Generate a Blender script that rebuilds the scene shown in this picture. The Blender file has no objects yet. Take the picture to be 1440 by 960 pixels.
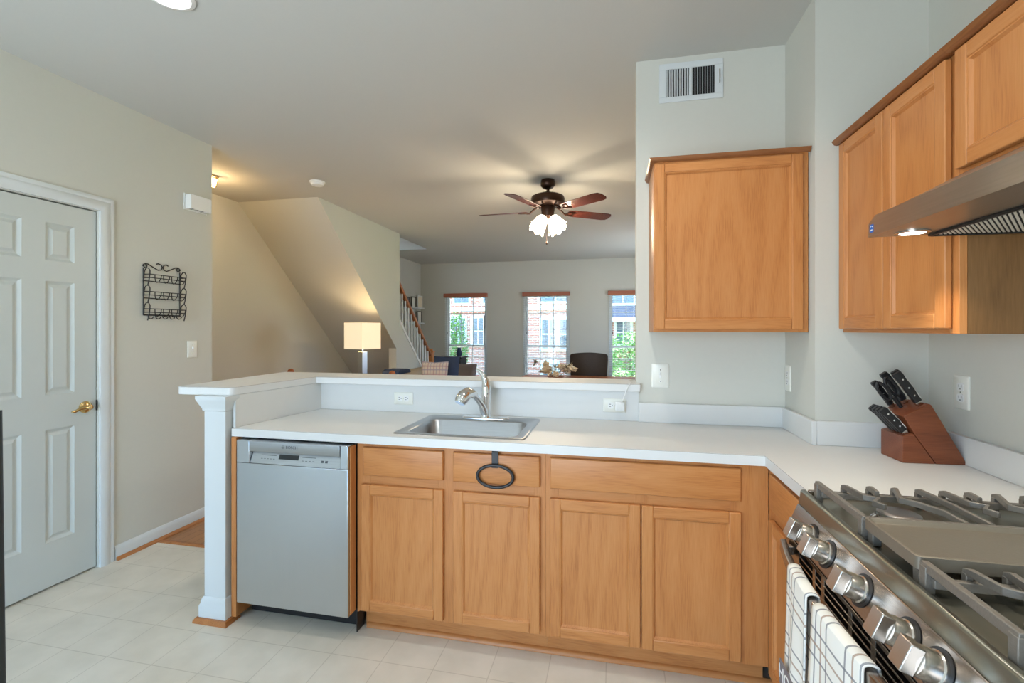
import bpy, bmesh, math, random
from mathutils import Vector, Matrix
random.seed(7)
S = bpy.context.scene
C = S.collection
PI = math.pi

def lin(r, g, b):
    f = lambda c: (c/255/12.92) if c/255 <= .04045 else ((c/255+.055)/1.055)**2.4
    return (f(r), f(g), f(b), 1)

# ------------------------------------------------------------------ camera, world, lights, exposure
cam = bpy.data.cameras.new('camera'); camo = bpy.data.objects.new('camera', cam); C.objects.link(camo)
cam.sensor_width = 36; cam.lens = 657.7/1440*36
cam.shift_x = -0.0006; cam.shift_y = (463-480)/1440
cam.clip_start = .02; cam.clip_end = 200
camo.location = (0, 0, 1.384); camo.rotation_euler = (math.radians(90), 0, math.radians(12.116))
S.camera = camo
S.view_settings.view_transform = 'Standard'; S.view_settings.look = 'None'
S.view_settings.gamma = 1; S.view_settings.use_curve_mapping = False
S.view_settings.exposure = 0.0

W = bpy.data.worlds.new('sky'); S.world = W; W.use_nodes = True
nt = W.node_tree
bg = nt.nodes['Background']; sky = nt.nodes.new('ShaderNodeTexSky')
sky.sky_type = 'HOSEK_WILKIE'; sky.turbidity = 4; sky.sun_direction = Vector((-.2, .55, .8)).normalized()
nt.links.new(sky.outputs[0], bg.inputs[0]); bg.inputs[1].default_value = 36

def light(name, kind, loc, energy, color=(1, 1, 1), rot=(0, 0, 0), **kw):
    l = bpy.data.lights.new(name, kind); l.energy = energy; l.color = color
    for k, v in kw.items(): setattr(l, k, v)
    o = bpy.data.objects.new(name, l); C.objects.link(o); o.location = loc; o.rotation_euler = rot
    return o
light('sun', 'SUN', (0, 20, 12), 60.0, (1, .96, .90), (math.radians(-33), 0, math.radians(-14)), angle=.05)
# area lamp for daylight from an unseen patio opening assumed behind the camera
light('patio_daylight', 'AREA', (-1.60, -1.84, 1.15), 24, (.76, .89, 1), (math.radians(90), 0, 0), shape='RECTANGLE', size=2.3, size_y=2.0)

# ------------------------------------------------------------------ materials
def mat(name, col, rough=.5, metal=0., spec=.5, emit=None, estr=0, bump=None, coat=0, aniso=0):
    m = bpy.data.materials.new(name); m.use_nodes = True
    n = m.node_tree.nodes; p = n['Principled BSDF']
    p.inputs['Base Color'].default_value = col
    p.inputs['Roughness'].default_value = rough; p.inputs['Metallic'].default_value = metal
    p.inputs['Specular IOR Level'].default_value = spec
    p.inputs['Coat Weight'].default_value = coat
    if emit: p.inputs['Emission Color'].default_value = emit; p.inputs['Emission Strength'].default_value = estr
    # every surface gets slight procedural variation
    tc = n.new('ShaderNodeTexCoord'); ns = n.new('ShaderNodeTexNoise')
    sc, amt, bs = bump or (9, .05, .02)
    ns.inputs['Scale'].default_value = sc; ns.inputs['Detail'].default_value = 3
    m.node_tree.links.new(tc.outputs['Object'], ns.inputs['Vector'])
    mx = n.new('ShaderNodeMixRGB'); mx.blend_type = 'MULTIPLY'; mx.inputs[0].default_value = amt
    mx.inputs[1].default_value = col
    m.node_tree.links.new(ns.outputs['Fac'], mx.inputs[2]); m.node_tree.links.new(mx.outputs[0], p.inputs['Base Color'])
    if bs:
        b = n.new('ShaderNodeBump'); b.inputs['Strength'].default_value = bs; b.inputs['Distance'].default_value = .01
        m.node_tree.links.new(ns.outputs['Fac'], b.inputs['Height']); m.node_tree.links.new(b.outputs[0], p.inputs['Normal'])
    return m

def brushed(name, col, rough, axis_scale, contrast=.12):
    m = bpy.data.materials.new(name); m.use_nodes = True
    n = m.node_tree.nodes; L = m.node_tree.links; p = n['Principled BSDF']
    p.inputs['Metallic'].default_value = 1
    tc = n.new('ShaderNodeTexCoord'); mp = n.new('ShaderNodeMapping'); mp.inputs['Scale'].default_value = axis_scale
    ns = n.new('ShaderNodeTexNoise'); ns.inputs['Scale'].default_value = 4; ns.inputs['Detail'].default_value = 4
    L.new(tc.outputs['Object'], mp.inputs[0]); L.new(mp.outputs[0], ns.inputs['Vector'])
    r = n.new('ShaderNodeValToRGB')
    r.color_ramp.elements[0].position = .3; r.color_ramp.elements[1].position = .7
    d = 1-contrast
    r.color_ramp.elements[0].color = (col[0]*d, col[1]*d, col[2]*d, 1); r.color_ramp.elements[1].color = col
    L.new(ns.outputs['Fac'], r.inputs[0]); L.new(r.outputs[0], p.inputs['Base Color'])
    p.inputs['Roughness'].default_value = rough
    b = n.new('ShaderNodeBump'); b.inputs['Strength'].default_value = .03; b.inputs['Distance'].default_value = .002
    L.new(ns.outputs['Fac'], b.inputs['Height']); L.new(b.outputs[0], p.inputs['Normal'])
    return m

def oak(name, axis, c_dark, c_mid, c_light, rough=.38):
    """oak veneer; axis = the direction the grain runs in"""
    m = bpy.data.materials.new(name); m.use_nodes = True
    n = m.node_tree.nodes; L = m.node_tree.links; p = n['Principled BSDF']
    tc = n.new('ShaderNodeTexCoord')
    oi = n.new('ShaderNodeObjectInfo')
    ad = n.new('ShaderNodeVectorMath'); ad.operation = 'ADD'
    ml = n.new('ShaderNodeVectorMath'); ml.operation = 'SCALE'; ml.inputs['Scale'].default_value = 7.0
    cb = n.new('ShaderNodeCombineXYZ')
    for i in range(3): L.new(oi.outputs['Random'], cb.inputs[i])
    L.new(cb.outputs[0], ml.inputs[0]); L.new(tc.outputs['Object'], ad.inputs[0]); L.new(ml.outputs[0], ad.inputs[1])
    def nz(scale, along, detail, dist):
        mp = n.new('ShaderNodeMapping'); s = [scale]*3; s['XYZ'.index(axis)] = along
        mp.inputs['Scale'].default_value = s
        t = n.new('ShaderNodeTexNoise'); t.inputs['Scale'].default_value = 1; t.inputs['Detail'].default_value = detail
        t.inputs['Distortion'].default_value = dist
        L.new(ad.outputs[0], mp.inputs[0]); L.new(mp.outputs[0], t.inputs['Vector'])
        return t
    fine = nz(230, 14, 3, .1)
    broad = nz(7, .8, 2, .4)
    # cathedral figure: contour bands of a smooth stretched field
    field = nz(4.2, .75, 1, .25)
    mu = n.new('ShaderNodeMath'); mu.operation = 'MULTIPLY'; mu.inputs[1].default_value = 60
    fr = n.new('ShaderNodeMath'); fr.operation = 'SINE'
    L.new(field.outputs['Fac'], mu.inputs[0]); L.new(mu.outputs[0], fr.inputs[0])
    mr = n.new('ShaderNodeMapRange'); mr.inputs[1].default_value = -1; mr.inputs[2].default_value = 1
    L.new(fr.outputs[0], mr.inputs[0])
    a1 = n.new('ShaderNodeMath'); a1.operation = 'MULTIPLY'; a1.inputs[1].default_value = .10
    L.new(mr.outputs[0], a1.inputs[0])
    a2 = n.new('ShaderNodeMath'); a2.operation = 'MULTIPLY_ADD'; a2.inputs[1].default_value = .37
    L.new(fine.outputs['Fac'], a2.inputs[0]); L.new(a1.outputs[0], a2.inputs[2])
    a3 = n.new('ShaderNodeMath'); a3.operation = 'MULTIPLY_ADD'; a3.inputs[1].default_value = .12
    L.new(broad.outputs['Fac'], a3.inputs[0]); L.new(a2.outputs[0], a3.inputs[2])
    r = n.new('ShaderNodeValToRGB'); e = r.color_ramp.elements
    e[0].position = .10; e[0].color = c_dark; e[1].position = .46; e[1].color = c_light
    x = e.new(.27); x.color = c_mid
    L.new(a3.outputs[0], r.inputs[0]); L.new(r.outputs[0], p.inputs['Base Color'])
    p.inputs['Roughness'].default_value = rough; p.inputs['Specular IOR Level'].default_value = .4
    b = n.new('ShaderNodeBump'); b.inputs['Strength'].default_value = .06; b.inputs['Distance'].default_value = .002
    L.new(fine.outputs['Fac'], b.inputs['Height']); L.new(b.outputs[0], p.inputs['Normal'])
    return m

def grid_floor(name, base, line, w, h, off, mortar, offset=0., vary=.03, rough=.4):
    m = bpy.data.materials.new(name); m.use_nodes = True
    n = m.node_tree.nodes; L = m.node_tree.links; p = n['Principled BSDF']
    tc = n.new('ShaderNodeTexCoord'); mp = n.new('ShaderNodeMapping'); mp.inputs['Location'].default_value = (off[0], off[1], 0)
    if len(off) > 2: mp.inputs['Rotation'].default_value = off[2]
    br = n.new('ShaderNodeTexBrick'); br.offset = offset; br.squash = 1
    for k, v in (('Scale', 1), ('Mortar Size', mortar), ('Mortar Smooth', .1), ('Brick Width', w), ('Row Height', h), ('Bias', 0)):
        br.inputs[k].default_value = v
    c2 = tuple(x*(1-vary*2) for x in base[:3])+(1,)
    br.inputs['Color1'].default_value = base; br.inputs['Color2'].default_value = c2; br.inputs['Mortar'].default_value = line
    L.new(tc.outputs['Object'], mp.inputs[0]); L.new(mp.outputs[0], br.inputs['Vector'])
    ns = n.new('ShaderNodeTexNoise'); ns.inputs['Scale'].default_value = 7; ns.inputs['Detail'].default_value = 6
    L.new(tc.outputs['Object'], ns.inputs['Vector'])
    rp = n.new('ShaderNodeValToRGB'); rp.color_ramp.elements[0].position = .35; rp.color_ramp.elements[1].position = .65
    rp.color_ramp.elements[0].color = (.86, .86, .84, 1); rp.color_ramp.elements[1].color = (1, 1, 1, 1)
    L.new(ns.outputs['Fac'], rp.inputs[0])
    mx = n.new('ShaderNodeMixRGB'); mx.blend_type = 'MULTIPLY'; mx.inputs[0].default_value = .7
    L.new(br.outputs['Color'], mx.inputs[1]); L.new(rp.outputs[0], mx.inputs[2]); L.new(mx.outputs[0], p.inputs['Base Color'])
    p.inputs['Roughness'].default_value = rough
    return m

M = {}
M['paint'] = mat('wall_paint', lin(208, 208, 198), .75, spec=.25, bump=(60, .03, .03))
M['ceil'] = mat('ceiling_paint', lin(203, 203, 197), .85, spec=.2, bump=(80, .03, .03))
M['trim'] = mat('trim_white', lin(214, 219, 219), .4, bump=(8, .03, .0))
M['door'] = mat('door_white', lin(198, 204, 200), .45, bump=(8, .03, .0))
M['lam'] = mat('white_laminate', lin(220, 221, 218), .42, bump=(14, .03, .0))
M['seam'] = mat('laminate_seam', lin(120, 108, 92), .6)
OD, OM, OL = lin(164, 100, 52), lin(192, 127, 71), lin(202, 140, 84)
M['oak_z'] = oak('oak_upright_grain', 'Z', OD, OM, OL)
M['oak_x'] = oak('oak_cross_grain', 'X', OD, OM, OL)
M['oak_y'] = oak('oak_long_grain', 'Y', OD, OM, OL)
M['oak_dk'] = oak('oak_moulding', 'X', lin(110, 68, 38), lin(140, 90, 52), lin(156, 104, 64))
M['oak_dky'] = oak('oak_moulding_long', 'Y', lin(110, 68, 38), lin(140, 90, 52), lin(156, 104, 64))
M['oak_pl'] = oak('oak_plywood', 'Z', lin(104, 72, 38), lin(126, 90, 52), lin(140, 102, 62), .5)
M['rail'] = oak('rail_wood', 'Y', lin(120, 72, 44), lin(164, 106, 68), lin(186, 126, 84))
M['wood_red'] = oak('warm_wood', 'X', lin(120, 62, 30), lin(156, 88, 46), lin(176, 106, 58))
M['block'] = oak('knife_block_wood', 'X', lin(96, 50, 30), lin(124, 68, 42), lin(138, 80, 50), .35)
M['shoe'] = oak('shoe_moulding', 'Y', lin(140, 86, 44), lin(176, 114, 64), lin(190, 128, 76))
M['steel'] = brushed('brushed_steel', (.54, .575, .61, 1), .24, (60, 60, 1.2), .03)
M['steel_h'] = brushed('brushed_steel_long', (.46, .44, .42, 1), .32, (50, 1.2, 50), .10)
M['steel_x'] = brushed('brushed_steel_cross', (.48, .51, .54, 1), .33, (1.2, 60, 60), .10)
M['sink'] = brushed('sink_steel', (.47, .48, .49, 1), .30, (2, 40, 40), .08)
M['range'] = brushed('range_steel', (.36, .32, .285, 1), .26, (60, 1.2, 60), .10)
M['cook'] = mat('cooktop_dark_steel', (.24, .235, .19, 1), .30, .8, bump=(14, .1, 0))
M['chrome'] = mat('chrome', (.82, .83, .84, 1), .08, 1, bump=(5, .02, 0))
M['nickel'] = mat('satin_nickel', (.56, .53, .49, 1), .26, 1, bump=(5, .03, 0))
M['alu'] = mat('filter_aluminium', lin(222, 218, 206), .5, .1, bump=(30, .05, 0))
M['brass'] = mat('brass', (.75, .55, .25, 1), .2, 1, bump=(5, .03, 0))
M['iron'] = mat('cast_iron', lin(122, 117, 109), .42, .3, bump=(160, .12, .12))
M['griddle'] = mat('griddle_iron', lin(128, 121, 108), .42, .4, bump=(120, .1, .05))
M['black'] = mat('black_plastic', (.012, .012, .013, 1), .4, bump=(20, .1, 0))
M['blackm'] = mat('black_wire', (.012, .012, .012, 1), .5, bump=(60, .1, .05))
M['dark'] = mat('dark_slate', lin(38, 50, 54), .45, bump=(20, .1, .02))
M['gap'] = mat('shadow_gap', (.01, .01, .01, 1), .8)  # near-black colour painting the shade behind slots, louvres and filter ridges
M['plate'] = mat('ivory_plate', lin(236, 236, 226), .35, bump=(8, .02, 0))
M['white'] = mat('white_plastic', lin(236, 237, 234), .35, bump=(8, .02, 0))
M['fan_metal'] = mat('fan_bronze', lin(62, 42, 32), .32, .7, bump=(20, .1, 0))
M['fan_wood'] = oak('fan_blade_wood', 'X', lin(48, 22, 20), lin(74, 36, 30), lin(92, 48, 38), .22)
M['glow_glass'] = mat('lit_frosted_glass', lin(255, 240, 220), .4, emit=(1, .86, .66, 1), estr=9, bump=(6, .02, 0))
M['shade'] = mat('lit_lamp_shade', lin(240, 225, 195), .8, emit=(1, .80, .52, 1), estr=.62, bump=(120, .05, .05))
M['can_glow'] = mat('lit_lens', (1, 1, 1, 1), .4, emit=(1, .96, .9, 1), estr=9, bump=(6, .02, 0))
M['hall_glow'] = mat('lit_hall_glass', (1, .9, .75, 1), .3, emit=(1, .82, .58, 1), estr=7, bump=(6, .02, 0))
M['leather'] = mat('dark_leather', lin(52, 42, 38), .45, bump=(40, .2, .2))
M['navy'] = mat('navy_fabric', lin(52, 68, 98), .9, bump=(150, .2, .2))
M['beige_f'] = mat('beige_fabric', lin(196, 176, 148), .9, bump=(150, .15, .2))
M['grey_f'] = mat('grey_fabric', lin(128, 120, 122), .9, bump=(150, .15, .2))
M['petal'] = mat('dried_petal', lin(250, 238, 214), .8, bump=(40, .2, .1))
M['leafb'] = mat('dried_leaf', lin(128, 120, 96), .8, bump=(40, .3, .1))
M['leaf'] = mat('green_leaf', lin(96, 148, 72), .7, bump=(6, .5, 0))
M['bark'] = mat('bark', lin(100, 84, 66), .9, bump=(30, .4, .3))
M['lawn'] = mat('lawn_green', lin(120, 160, 88), .95, bump=(3, .35, .1))
M['roofs'] = mat('grey_shingles', lin(130, 130, 138), .9, bump=(12, .3, .1))
M['win_dk'] = mat('far_window_glass', lin(74, 100, 118), .08, .0, spec=.8, bump=(1, .2, 0))
M['blue'] = mat('blue_sticker', lin(38, 104, 190), .4, bump=(9, .02, 0))
M['ink'] = mat('grey_print', lin(70, 74, 80), .5, bump=(9, .02, 0))
M['lcd'] = mat('dark_display', lin(30, 36, 40), .12, bump=(9, .02, 0))
M['wallnut_bl'] = mat('valance_wood', lin(176, 104, 76), .5, bump=(30, .15, .02))
M['tile'] = grid_floor('vinyl_tile', lin(230, 223, 208), lin(208, 200, 184), .2295, .217, (.0276, -.055), .0020, vary=.012, rough=.32)
M['plank'] = grid_floor('oak_plank_floor', lin(182, 128, 80), lin(110, 70, 40), .9, .062, (0, 0, (0, 0, PI/2)), .0015, .37, .12, .3)
M['brick'] = grid_floor('red_brick', lin(190, 118, 100), lin(216, 204, 196), .22, .075, (0, 0, (PI/2, 0, 0)), .012, .5, .12, .9)

def glass_mat():
    m = bpy.data.materials.new('window_glass'); m.use_nodes = True
    n = m.node_tree.nodes; L = m.node_tree.links; n.remove(n['Principled BSDF'])
    t = n.new('ShaderNodeBsdfTransparent'); g = n.new('ShaderNodeBsdfGlossy'); g.inputs['Roughness'].default_value = .02
    t.inputs[0].default_value = (.96, .985, .99, 1)
    f = n.new('ShaderNodeFresnel'); f.inputs[0].default_value = 1.45
    mx = n.new('ShaderNodeMixShader'); L.new(f.outputs[0], mx.inputs[0]); L.new(t.outputs[0], mx.inputs[1]); L.new(g.outputs[0], mx.inputs[2])
    L.new(mx.outputs[0], n['Material Output'].inputs[0])
    return m
M['glass'] = glass_mat()

def plaid(name, base, la, lb, bands):
    """woven check from the mesh UV (metres): lines at given offsets within a period, both ways"""
    m = bpy.data.materials.new(name); m.use_nodes = True
    n = m.node_tree.nodes; L = m.node_tree.links; p = n['Principled BSDF']
    uv = n.new('ShaderNodeUVMap'); sp = n.new('ShaderNodeSeparateXYZ'); L.new(uv.outputs[0], sp.inputs[0])
    last = None
    prev = n.new('ShaderNodeRGB'); prev.outputs[0].default_value = base; prev = prev.outputs[0]
    for ax, period, offs in bands:
        dv = n.new('ShaderNodeMath'); dv.operation = 'DIVIDE'; dv.inputs[1].default_value = period
        L.new(sp.outputs[ax], dv.inputs[0])
        fr = n.new('ShaderNodeMath'); fr.operation = 'FRACT'; L.new(dv.outputs[0], fr.inputs[0])
        for o, wd, colr in offs:
            c = n.new('ShaderNodeMath'); c.operation = 'COMPARE'; c.inputs[1].default_value = o; c.inputs[2].default_value = wd
            L.new(fr.outputs[0], c.inputs[0])
            s = n.new('ShaderNodeMath'); s.operation = 'MULTIPLY'; s.inputs[1].default_value = .75; L.new(c.outputs[0], s.inputs[0])
            mx = n.new('ShaderNodeMixRGB'); L.new(s.outputs[0], mx.inputs[0]); L.new(prev, mx.inputs[1]); mx.inputs[2].default_value = (la, lb)[colr]
            prev = mx.outputs[0]
    L.new(prev, p.inputs['Base Color']); p.inputs['Roughness'].default_value = .95
    ns = n.new('ShaderNodeTexNoise'); ns.inputs['Scale'].default_value = 400
    b = n.new('ShaderNodeBump'); b.inputs['Strength'].default_value = .25; b.inputs['Distance'].default_value = .002
    L.new(ns.outputs['Fac'], b.inputs['Height']); L.new(b.outputs[0], p.inputs['Normal'])
    return m
M['towel'] = plaid('check_cloth', lin(236, 234, 226), lin(104, 106, 114), lin(160, 128, 104),
                   [(0, .115, [(.30, .022, 0), (.50, .022, 1), (.70, .022, 0)]), (1, .125, [(.20, .020, 0), (.42, .022, 1), (.64, .020, 0)])])
M['cushion'] = plaid('woven_pattern', lin(214, 204, 196), lin(182, 150, 156), lin(158, 156, 178),
                     [(0, .08, [(.25, .08, 0), (.7, .06, 1)]), (1, .11, [(.3, .07, 1), (.75, .09, 0)])])

# ------------------------------------------------------------------ mesh helpers
class MB:
    def __init__(s): s.bm = bmesh.new(); s.mi = 0
    def face(s, vs):
        try: f = s.bm.faces.new(vs); f.material_index = s.mi; return f
        except ValueError: return None
    def box(s, x0, x1, y0, y1, z0, z1, m=None):
        x0, x1 = sorted((x0, x1)); y0, y1 = sorted((y0, y1)); z0, z1 = sorted((z0, z1))
        P = [Vector((x, y, z)) for z in (z0, z1) for y in (y0, y1) for x in (x0, x1)]
        if m is not None: P = [m @ p for p in P]
        v = [s.bm.verts.new(p) for p in P]
        for f in ((0, 2, 3, 1), (4, 5, 7, 6), (0, 1, 5, 4), (2, 6, 7, 3), (0, 4, 6, 2), (1, 3, 7, 5)): s.face([v[i] for i in f])
        return s
    def prism(s, poly, axis, a, b, m=None):
        """poly: 2D points in the other two axes (in xyz order), extruded from a to b on axis"""
        def P(p, t):
            q = list(p); q.insert('XYZ'.index(axis), t); q = Vector(q)
            return m @ q if m is not None else q
        A = [s.bm.verts.new(P(p, a)) for p in poly]; B = [s.bm.verts.new(P(p, b)) for p in poly]
        s.face(A[::-1]); s.face(B)
        n = len(poly)
        for i in range(n): s.face([A[i], A[(i+1) % n], B[(i+1) % n], B[i]])
        return s
    def rings(s, rings, cap=(True, True), closed=True):
        R = [[s.bm.verts.new(p) for p in r] for r in rings]
        n = len(R[0])
        for a, b in zip(R, R[1:]):
            for i in range(n if closed else n-1): s.face([a[i], a[(i+1) % n], b[(i+1) % n], b[i]])
        if cap[0]: s.face(R[0][::-1])
        if cap[1]: s.face(R[-1])
        return s
    def tube(s, path, r, n=8, closed=False, flat=None):
        path = [Vector(p) for p in path]; N = len(path)
        rr = r if isinstance(r, (list, tuple)) else [r]*N
        T = []
        for i in range(N):
            a = path[i-1] if (i or closed) else path[i]; b = path[(i+1) % N] if (i < N-1 or closed) else path[i]
            T.append((b-a).normalized())
        u = T[0].orthogonal().normalized()
        rings = []
        for i in range(N):
            u = (u - T[i]*u.dot(T[i])); u = u.normalized() if u.length > 1e-6 else T[i].orthogonal().normalized()
            w = T[i].cross(u)
            rings.append([path[i]+(u*math.cos(2*PI*k/n)+w*math.sin(2*PI*k/n))*rr[i] for k in range(n)])
        if closed:
            R = [[s.bm.verts.new(p) for p in q] for q in rings]
            for i in range(N):
                a, b = R[i], R[(i+1) % N]
                # align ring starts
                off = min(range(n), key=lambda o: (a[0].co-b[o].co).length)
                for k in range(n): s.face([a[k], a[(k+1) % n], b[(k+1+off) % n], b[(k+off) % n]])
        else: s.rings(rings)
        return s
    def cyl(s, p0, p1, r0, r1=None, n=24): return s.tube([p0, p1], [r0, r0 if r1 is None else r1], n)
    def lathe(s, prof, o=(0, 0, 0), axis=(0, 0, 1), n=32, cap=(True, True)):
        """prof: (radius, height) along axis from o"""
        ax = Vector(axis).normalized(); u = ax.orthogonal().normalized(); w = ax.cross(u); o = Vector(o)
        s.rings([[o+ax*h+(u*math.cos(2*PI*k/n)+w*math.sin(2*PI*k/n))*max(r, 1e-4) for k in range(n)] for r, h in prof], cap)
        return s
    def ell(s, c, rx, ry, rz, m=None, nu=20, nv=12):
        c = Vector(c); R = []
        for j in range(1, nv):
            t = PI*j/nv
            ring = []
            for k in range(nu):
                p = Vector((rx*math.sin(t)*math.cos(2*PI*k/nu), ry*math.sin(t)*math.sin(2*PI*k/nu), -rz*math.cos(t)))
                ring.append(c+(m @ p if m is not None else p))
            R.append(ring)
        s.rings(R); return s

def finish(name, mb, ms, parent=None, bevel=0, smooth=40, root=None):
    me = bpy.data.meshes.new(name)
    bmesh.ops.recalc_face_normals(mb.bm, faces=mb.bm.faces)
    mb.bm.to_mesh(me); mb.bm.free()
    for m in (ms if isinstance(ms, (list, tuple)) else [ms]): me.materials.append(M[m])
    me.polygons.foreach_set('use_smooth', [True]*len(me.polygons))
    me.set_sharp_from_angle(angle=math.radians(smooth))
    o = bpy.data.objects.new(name, me); C.objects.link(o)
    if bevel:
        b = o.modifiers.new('edge', 'BEVEL'); b.width = bevel; b.segments = 2; b.limit_method = 'ANGLE'; b.angle_limit = math.radians(38)
        b.harden_normals = False
    if parent: o.parent = parent
    return o

def shift(o, v):
    o.data.transform(Matrix.Translation(-Vector(v))); return o
def part(name, mb, ms, parent, bevel=0, smooth=40, local=False, label=None):
    """mesh given in world coordinates (or root-local when local=True)"""
    o = finish(name, mb, ms, parent, bevel, smooth)
    if not local:
        r = parent
        while r.parent: r = r.parent
        shift(o, r.location)
    if label: o['label'] = label
    return o
def tag(o, label, cat, group=None):
    o['label'] = label; o['category'] = cat
    if group: o['group'] = group
    return o
def thing(name, label, cat, loc=(0, 0, 0), rz=0, group=None):
    o = bpy.data.objects.new(name, None); C.objects.link(o); o.location = loc; o.rotation_euler = (0, 0, rz)
    o.empty_display_size = .05
    return tag(o, label, cat, group)
def struct(name, mb, ms, label, cat, bevel=0, loc=None, parent=None):
    o = finish(name, mb, ms, None, bevel)
    if loc: shift(o, loc); o.location = loc
    o['kind'] = 'structure'; o['label'] = label; o['category'] = cat
    return o
def text_mesh(name, txt, size, mat_, matrix, parent, label=None, depth=.0004):
    cu = bpy.data.curves.new(name, 'FONT'); cu.body = txt; cu.size = size; cu.extrude = depth; cu.align_x = 'CENTER'; cu.align_y = 'CENTER'
    t = bpy.data.objects.new(name, cu); C.objects.link(t)
    me = bpy.data.meshes.new_from_object(t); bpy.data.objects.remove(t); bpy.data.curves.remove(cu)
    me.transform(matrix); me.materials.clear(); me.materials.append(M[mat_])
    o = bpy.data.objects.new(name, me); C.objects.link(o)
    r = parent
    while r.parent: r = r.parent
    me.transform(Matrix.Translation(-Vector(r.location))); o.parent = parent
    if label: o['label'] = label
    return o
def dup(root, loc, rz=None, label=None, group=None):
    r = root.copy(); C.objects.link(r); r.location = loc
    if rz is not None: r.rotation_euler = (0, 0, rz)
    if label: r['label'] = label
    if group: r['group'] = group
    for ch in list(root.children):
        c = ch.copy(); C.objects.link(c); c.parent = r
        for g in ch.children:
            d = g.copy(); C.objects.link(d); d.parent = c
    return r

# =================================================================== ROOM SHELL
H = 2.753
XL, XR, XH = -2.925, 1.21, -3.95       # kitchen left wall, right wall, hall/living left wall
YB, YW, YF = 2.475, 9.2, -1.85         # wall behind the counter, window wall, patio wall
YC = 2.94                              # corner where the kitchen left wall ends
struct('floor', MB().box(XL-.05, XR, YF, 2.505, -.1, 0), 'tile', 'pale cream vinyl tile floor of the kitchen', 'floor')
f2 = MB(); f2.box(XL-.05, XR, 2.505, YW, -.1, 0); f2.box(XH, XL-.05, YC, YW, -.1, 0)
struct('floor_living', f2, 'plank', 'warm oak strip floor beyond the kitchen vinyl', 'floor')
HY0, HY1 = 4.31, 7.5
c = MB(); c.box(-3.10, XR+.12, YF-.12, YW+.12, H, H+.15); c.box(XH-.12, -3.10, YF-.12, HY0, H, H+.15); c.box(XH-.12, -3.10, HY1, YW+.12, H, H+.15)
struct('ceiling', c, 'ceil', 'off-white painted flat ceiling running from kitchen into living room', 'ceiling')
# stairwell shaft above the hole
c = MB()
c.box(XH-.12, XH, HY0, HY1, H+.15, 5.2); c.box(-3.10, -3.0, HY0, HY1, H+.15, 5.2); c.box(XH, -3.10, HY0-.1, HY0, H+.15, 5.2)
c.box(XH, -3.10, HY1, HY1+.1, H+.15, 5.2); c.box(XH-.12, -3.0, HY0-.1, HY1+.1, 5.2, 5.3)
struct('wall_stairwell', c, 'paint', 'upper stairwell walls seen through the ceiling opening', 'wall')

DY0, DY1, DZ = 1.550, 2.150, 2.068     # pantry door opening
c = MB(); c.box(XL-.12, XL, YF, DY0-.004, 0, H); c.box(XL-.12, XL, DY1+.004, YC, 0, H); c.box(XL-.12, XL, DY0-.004, DY1+.004, DZ+.004, H)
struct('wall_left', c, 'paint', 'pale painted kitchen wall with the white panel door', 'wall')
struct('wall_hall', MB().box(XH, XL-.12, YC-.12, YC, 0, H), 'paint', 'hall wall turning away behind the kitchen corner', 'wall')
struct('wall_stair_side', MB().box(XH-.12, XH, YC-.12, YW+.12, 0, H), 'paint', 'beige living room wall beside the stairs', 'wall')
struct('wall_closet', MB().box(XL-.75, XL-.70, 1.3, 2.4, 0, H).box(XL-.70, XL-.121, 1.3, 1.35, 0, H).box(XL-.70, XL-.121, 2.35, 2.4, 0, H).box(XL-.70, XL-.051, 1.35, 2.35, -.1, -.001), 'paint', 'closet wall behind the panel door', 'wall')
struct('wall_right', MB().box(XR, XR+.12, YF, 6.7, 0, H).box(XR, XR+.12, 8.1, YW+.12, 0, H).box(XR, XR+.12, 6.7, 8.1, 0, .75).box(XR, XR+.12, 6.7, 8.1, 2.12, H), 'paint', 'pale wall on the right behind range and upper cabinets', 'wall')  # unseen opening added in the living room stretch to let skylight in
struct('wall_back', MB().box(.117, XR, YB, YB+.13, 0, H), 'paint', 'pale wall carrying the single upper cabinet and vent', 'wall')
struct('wall_chase', MB().box(.81, XR, 2.135, YB, 0, H), 'paint', 'boxed-out pale wall corner between the two upper cabinet runs', 'wall')
# patio wall behind the camera with a wide assumed opening, out of view
c = MB(); PX0, PX1 = -2.80, -.40
c.box(XL, PX0, YF-.12, YF, 0, H); c.box(PX1, XR, YF-.12, YF, 0, H); c.box(PX0, PX1, YF-.12, YF, 2.15, H)
struct('wall_front', c, 'paint', 'kitchen wall with the patio opening', 'wall')
# window wall
WIN = [(-3.407, -2.506), (-1.754, -.832), (-.081, .84)]
WZ0, WZ1 = .30, 2.11
c = MB(); xs = [XH]+[v for w in WIN for v in w]+[XR]
for i in range(0, len(xs), 2): c.box(xs[i], xs[i+1], YW, YW+.14, 0, H)
for a, b in WIN: c.box(a, b, YW, YW+.14, 0, WZ0); c.box(a, b, YW, YW+.14, WZ1, H)
struct('wall_window', c, 'paint', 'far beige living room wall with three tall windows', 'wall')

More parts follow.
